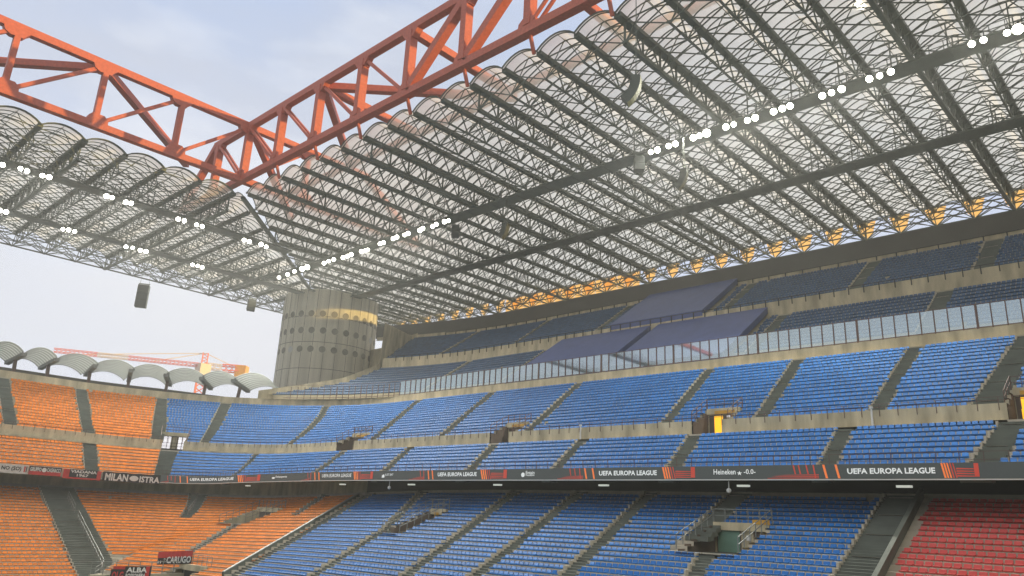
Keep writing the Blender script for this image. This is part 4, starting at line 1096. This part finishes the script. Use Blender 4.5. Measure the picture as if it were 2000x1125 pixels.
flat_banner('black and red banner reading ALBA on the fence below the orange seats', at_y(218, 1128, yw), at_y(293, 1128, yw), (at_y(260, 1106, yw).z - at_y(260, 1128, yw).z), 'cloth_black',
            [('#', 0, .3, .5, 1, 'cloth_red'), ('#', .85, .95, 0, 1, 'cloth_red'), ('ALBA', .34, .88, .45, .9, 'letter_white'), ('ROSSONERA', .34, .86, .0, .35, 'letter_white')])
flat_banner('small tilted black banner with red letters OLG at the bottom left', at_y(212, 1140, yw - .6), at_y(240, 1140, yw - .6), (at_y(225, 1112, yw).z - at_y(225, 1140, yw).z), 'cloth_black', [('OLG', .1, .9, .3, .85, 'cloth_red')])
flat_banner('small white and red banner at the foot of the orange and blue divider', at_y(440, 1132, yw), at_y(470, 1132, yw), (at_y(450, 1118, yw).z - at_y(450, 1132, yw).z), 'cloth_white', [('#', 0, .5, .6, 1, 'cloth_red')])
# low wall and fence at the foot of the orange stand
mb = MB(); A, B = at_y(175, 1120, yw + .5), at_y(440, 1120, yw + .5); zt = (A.z + B.z) / 2
mb.box((min(A.x, B.x), yw + .3, -10.4), (max(A.x, B.x), yw + .7, zt)); tag(mb.build('low_wall', 'concrete'), 'low pale concrete wall in front of the orange seats', 'wall')
mb = MB(); x = min(A.x, B.x)
while x < max(A.x, B.x): mb.bar((x, yw + .4, zt), (x, yw + .4, zt + 1.1), .06); x += 1.1
for h in (.5, 1.1): mb.bar((min(A.x, B.x), yw + .4, zt + h), (max(A.x, B.x), yw + .4, zt + h), .06)
tag(mb.build('fence', 'rail_steel'), 'pale tubular fence on the low wall below the orange seats', 'fence')

# ------------------------------------------------------------------ soffit lamps
for i, (u, v) in enumerate(((474, 949), (658, 951), (792, 950), (960, 948), (1167, 946), (1440, 947), (1755, 951))):
    q = find_q(u); x, y = b2.pos(q, 10.9); d = ray(u, v); zf = 3.42 + PD(q)
    mb = MB(); T_ = Matrix.Translation((x, y, zf - .2)); mb.box((-.14, -.45, -.07), (.14, .45, .07), T=T_)
    tag(mb.build('soffit_lamp', 'lamp_soft'), 'flat pale lamp under the overhang, %s from the left' % nth(i + 1), 'lamp', 'flat lamps under the overhang')
for (u, lab) in ((758, 'round white globe lamp hanging under the board beside the JUST EAT sign'), (1419, 'round white globe lamp hanging under the board beside the Heineken sign')):
    q = find_q(u); x, y = b2.pos(q, 10.3); t = thing('pendant_globe', lab, 'globe lamp', 'globes hanging under the board'); t.location = (x, y, 3.4)  # hanging globe lamps, modelled without light
    mb = MB(); mb.bar((0, 0, .1), (0, 0, -.45), .05); mb.build('stem', 'letter_white', t)
    mb = MB()
    for a in range(6):
        t0, t1 = math.pi * a / 6, math.pi * (a + 1) / 6
        for b in range(10):
            p0, p1 = 2 * math.pi * b / 10, 2 * math.pi * (b + 1) / 10; S3 = lambda t, p: (.18 * math.sin(t) * math.cos(p), .18 * math.sin(t) * math.sin(p), -.55 + .18 * math.cos(t))
            mb.quad(S3(t0, p0), S3(t1, p0), S3(t1, p1), S3(t0, p1))
    mb.build('globe', 'letter_white', t, smooth=True)

# ------------------------------------------------------------------ arched canopies over the east rim
valley = [(-12, 712), (57, 716), (125, 724), (196, 736), (264, 746), (333, 757), (402, 762), (471, 769), (540, 768)]
RW = 41.5
def rim_q(u, z=20.2, r=RW):
    lo, hi = 100.0, 200.0
    for _ in range(50):
        m = (lo + hi) / 2; p = b2.pos(m, r)
        if proj((*p, z))[0] > u: lo = m
        else: hi = m
    return (lo + hi) / 2
colq = [rim_q(u) for u in (-45, 25, 90, 172, 250, 325, 400, 468, 540)]
for i in range(len(colq) - 1):
    qa, qb = colq[i], colq[i + 1]
    t = thing('arched_canopy', 'arched louvred canopy on the rim of the orange side, %s from the left' % nth(i + 1), 'canopy', 'arched canopies on the rim')
    A = Vector(b2.pos(qa, RW)).to_3d(); B = Vector(b2.pos(qb, RW)).to_3d(); mid = (A + B) / 2
    ax = (B - A).normalized(); half = (B - A).length / 2 - .1; inn = Vector((ax.y, -ax.x, 0))
    if inn.dot(-mid) < 0: inn = -inn
    zs_ = 21.9; rise = 1.25; S = 22
    def ar(tt, d): return mid + ax * (half * (2 * tt - 1)) + inn * d + Vector((0, 0, zs_ + rise * math.sin(math.pi * tt) ** .75 + .1 * d))
    mb = MB()
    for k in range(9):
        d0 = -4.4 + k * 1.05; d1 = d0 + .5; mb = MB()
        for s in range(S):
            a0, a1 = ar(s / S, d0), ar((s + 1) / S, d0); b0_, b1_ = ar(s / S, d1), ar((s + 1) / S, d1); h = Vector((0, 0, .03))
            mb.quad(a0, a1, b1_, b0_); mb.quad(a0 + h, b0_ + h, b1_ + h, a1 + h); mb.quad(a0, a0 + h, a1 + h, a1); mb.quad(b0_, b1_, b1_ + h, b0_ + h)
        mb.build('slat', 'canopy_dark', t)
    mb = MB()
    for s in range(S): mb.quad(ar(s / S, -4.4) + Vector((0, 0, .1)), ar((s + 1) / S, -4.4) + Vector((0, 0, .1)), ar((s + 1) / S, 4.6) + Vector((0, 0, .1)), ar(s / S, 4.6) + Vector((0, 0, .1)))
    mb.build('sheet', 'canopy_sheet', t)
    mb = MB(); p = A + inn * -4.4 + Vector((0, 0, zs_ - .3)); q_ = A + inn * 4.6 + Vector((0, 0, zs_ + .2)); mb.bar(p, q_, .75, .55, caps=True); mb.build('beam', 'canopy_dark', t)
    mb = MB(); mb.bar(A + inn * 1.2 + Vector((0, 0, 18.2)), A + inn * .2 + Vector((0, 0, zs_)), .5, .45, caps=True)
    mb.bar(A + inn * .2 + Vector((0, 0, 18.4)), A + inn * 1.9 + Vector((0, 0, 18.1)), 1.3, .3, caps=True); mb.build('column', 'dark_rail', t)

# ------------------------------------------------------------------ tower crane far behind
cr_ = thing('tower_crane', 'distant red and white tower crane standing beyond the arched canopies', 'crane')
D = 300.0
def far(u, v):
    d = ray(u, v); h = math.hypot(d.x, d.y); return Vector((d.x / h * D, d.y / h * D, d.z / h * D))
base = far(400, 770); slew = far(398, 716); mast = MB()
bx0, by0 = slew.x, slew.y; zt_ = slew.z
def lat(mb, a, b, w, n):
    a = Vector(a); b = Vector(b); d = (b - a).normalized(); x = d.cross(Vector((.1, .2, 1))).normalized() * w / 2; y = x.cross(d).normalized() * w / 2
    cs = [x + y, x - y, -x - y, -x + y]
    for c in cs: mb.bar(a + c, b + c, w * .16)
    for k in range(n):
        p = a + (b - a) * (k / n); q = a + (b - a) * ((k + 1) / n)
        for j in range(4): mb.bar(p + cs[j], q + cs[(j + 1) % 4], w * .1)
lat(mast, (bx0, by0, -10.4), (bx0, by0, zt_ - 3), 3.2, 24); mast.build('mast', 'crane_red', cr_)
# jib lies across the view: pick points on the sight lines in a vertical plane square to them
sd_ = Vector((r2.x, r2.y, 0)).normalized()
def on_plane(u, v):
    d = ray(u, v); n_ = Vector((slew.x, slew.y, 0)).normalized(); k = Vector((slew.x, slew.y, 0)).dot(n_) / d.dot(n_); return d * k
tip, tail = on_plane(105, 684), on_plane(478, 722); root_ = on_plane(398, 714)
js = [0, .28, .48, .72, 1]
for i in range(4):
    mb = MB(); lat(mb, tip + (root_ - tip) * js[i], tip + (root_ - tip) * js[i + 1], 1.2, 10); mb.build('jib', 'crane_white' if i == 1 else 'crane_red', cr_)
mb = MB(); lat(mb, root_, on_plane(434, 719), 1.8, 3); mb.build('counter_jib', 'crane_white', cr_)
mb = MB(); lat(mb, on_plane(434, 719), tail, 2.2, 4); mb.build('counter_jib', 'crane_red', cr_)
mb = MB(); c = on_plane(472, 726); mb.bar(c - sd_ * 2, c + sd_ * 2, 3.6, 4.2, caps=True); mb.build('counterweight', 'crane_yellow', cr_)
mb = MB(); apex = on_plane(402, 690); lat(mb, root_, apex, 1.8, 4); mb.build('apex', 'crane_red', cr_)
mb = MB(); c = on_plane(396, 722); mb.bar(c - Vector((0, 0, 3)), c + Vector((0, 0, 2)), 4.5, 4.0, caps=True); mb.build('cab', 'crane_white', cr_)
mb = MB()
for pt in (on_plane(170, 692), on_plane(300, 705), on_plane(465, 720)): mb.bar(apex, pt, .25)
mb.build('tie', 'crane_white', cr_)

# ------------------------------------------------------------------ west side behind the camera: closes the ground and shades it from the low sun
ws = thing('main_stand', 'tall stand and roof along the near side, behind the viewpoint', 'stand')
mb = MB()
for k in range(40):
    y = -8 - k * .95; z = -1.5 + k * .98; mb.quad((-110, y, z), (46, y, z), (46, y - .95, z), (-110, y - .95, z)); mb.quad((-110, y - .95, z), (46, y - .95, z), (46, y - .95, z + .98), (-110, y - .95, z + .98))
mb.build('terrace', 'concrete', ws)
mb = MB(); mb.box((-120, -50, -10.4), (131, -47, 52.0)); mb.build('rear_wall', 'dark_wall', ws)
mb = MB(); mb.box((-120, -46.5, 52.3), (XS - .5, -14, 54.0)); mb.build('roof', 'vault_sheet', ws)

for i in range(14):   # unseen floodlights added under its roof edge to brighten the facing stands
    p = Vector((-90 + i * 11.0, -15.5, 48.5)); aim = (Vector([(62, 30, 8), (66, 60, 8), (62, 95, 8), (42, 118, 9), (20, 122, 6), (48, 22, -2), (44, 60, -4)][i % 7]) - p).normalized()
    mb = MB(); mb.cyl(p - aim * .45, p, .25, .42, 12); mb.build('fill_lamp_housing', 'lamp_body', ws)
    mb = MB(); mb.cyl(p + aim * .01, p + aim * .05, .38, .38, 14); mb.build('fill_lamp_lens', 'lamp_glow', ws)
    beam(ws, p + aim * .12, aim, 9500, R(60), .7)

# ------------------------------------------------------------------ thin haze, added partly to imitate the veil of lens glare
mb = MB(); mb.box((-405, -405, -11.4), (405, 405, 70)); hz_ = mb.build('haze', 'black'); hz_.data.materials.clear()
hm = bpy.data.materials.new('haze_air'); hm.use_nodes = True; hm.node_tree.nodes.clear()
pv_ = hm.node_tree.nodes.new('ShaderNodeVolumePrincipled'); pv_.inputs['Color'].default_value = (.97, .98, .93, 1); pv_.inputs['Density'].default_value = 0.0006; pv_.inputs['Anisotropy'].default_value = .35
ho = hm.node_tree.nodes.new('ShaderNodeOutputMaterial'); hm.node_tree.links.new(pv_.outputs[0], ho.inputs['Volume']); hz_.data.materials.append(hm)
tag(hz_, kind='stuff')
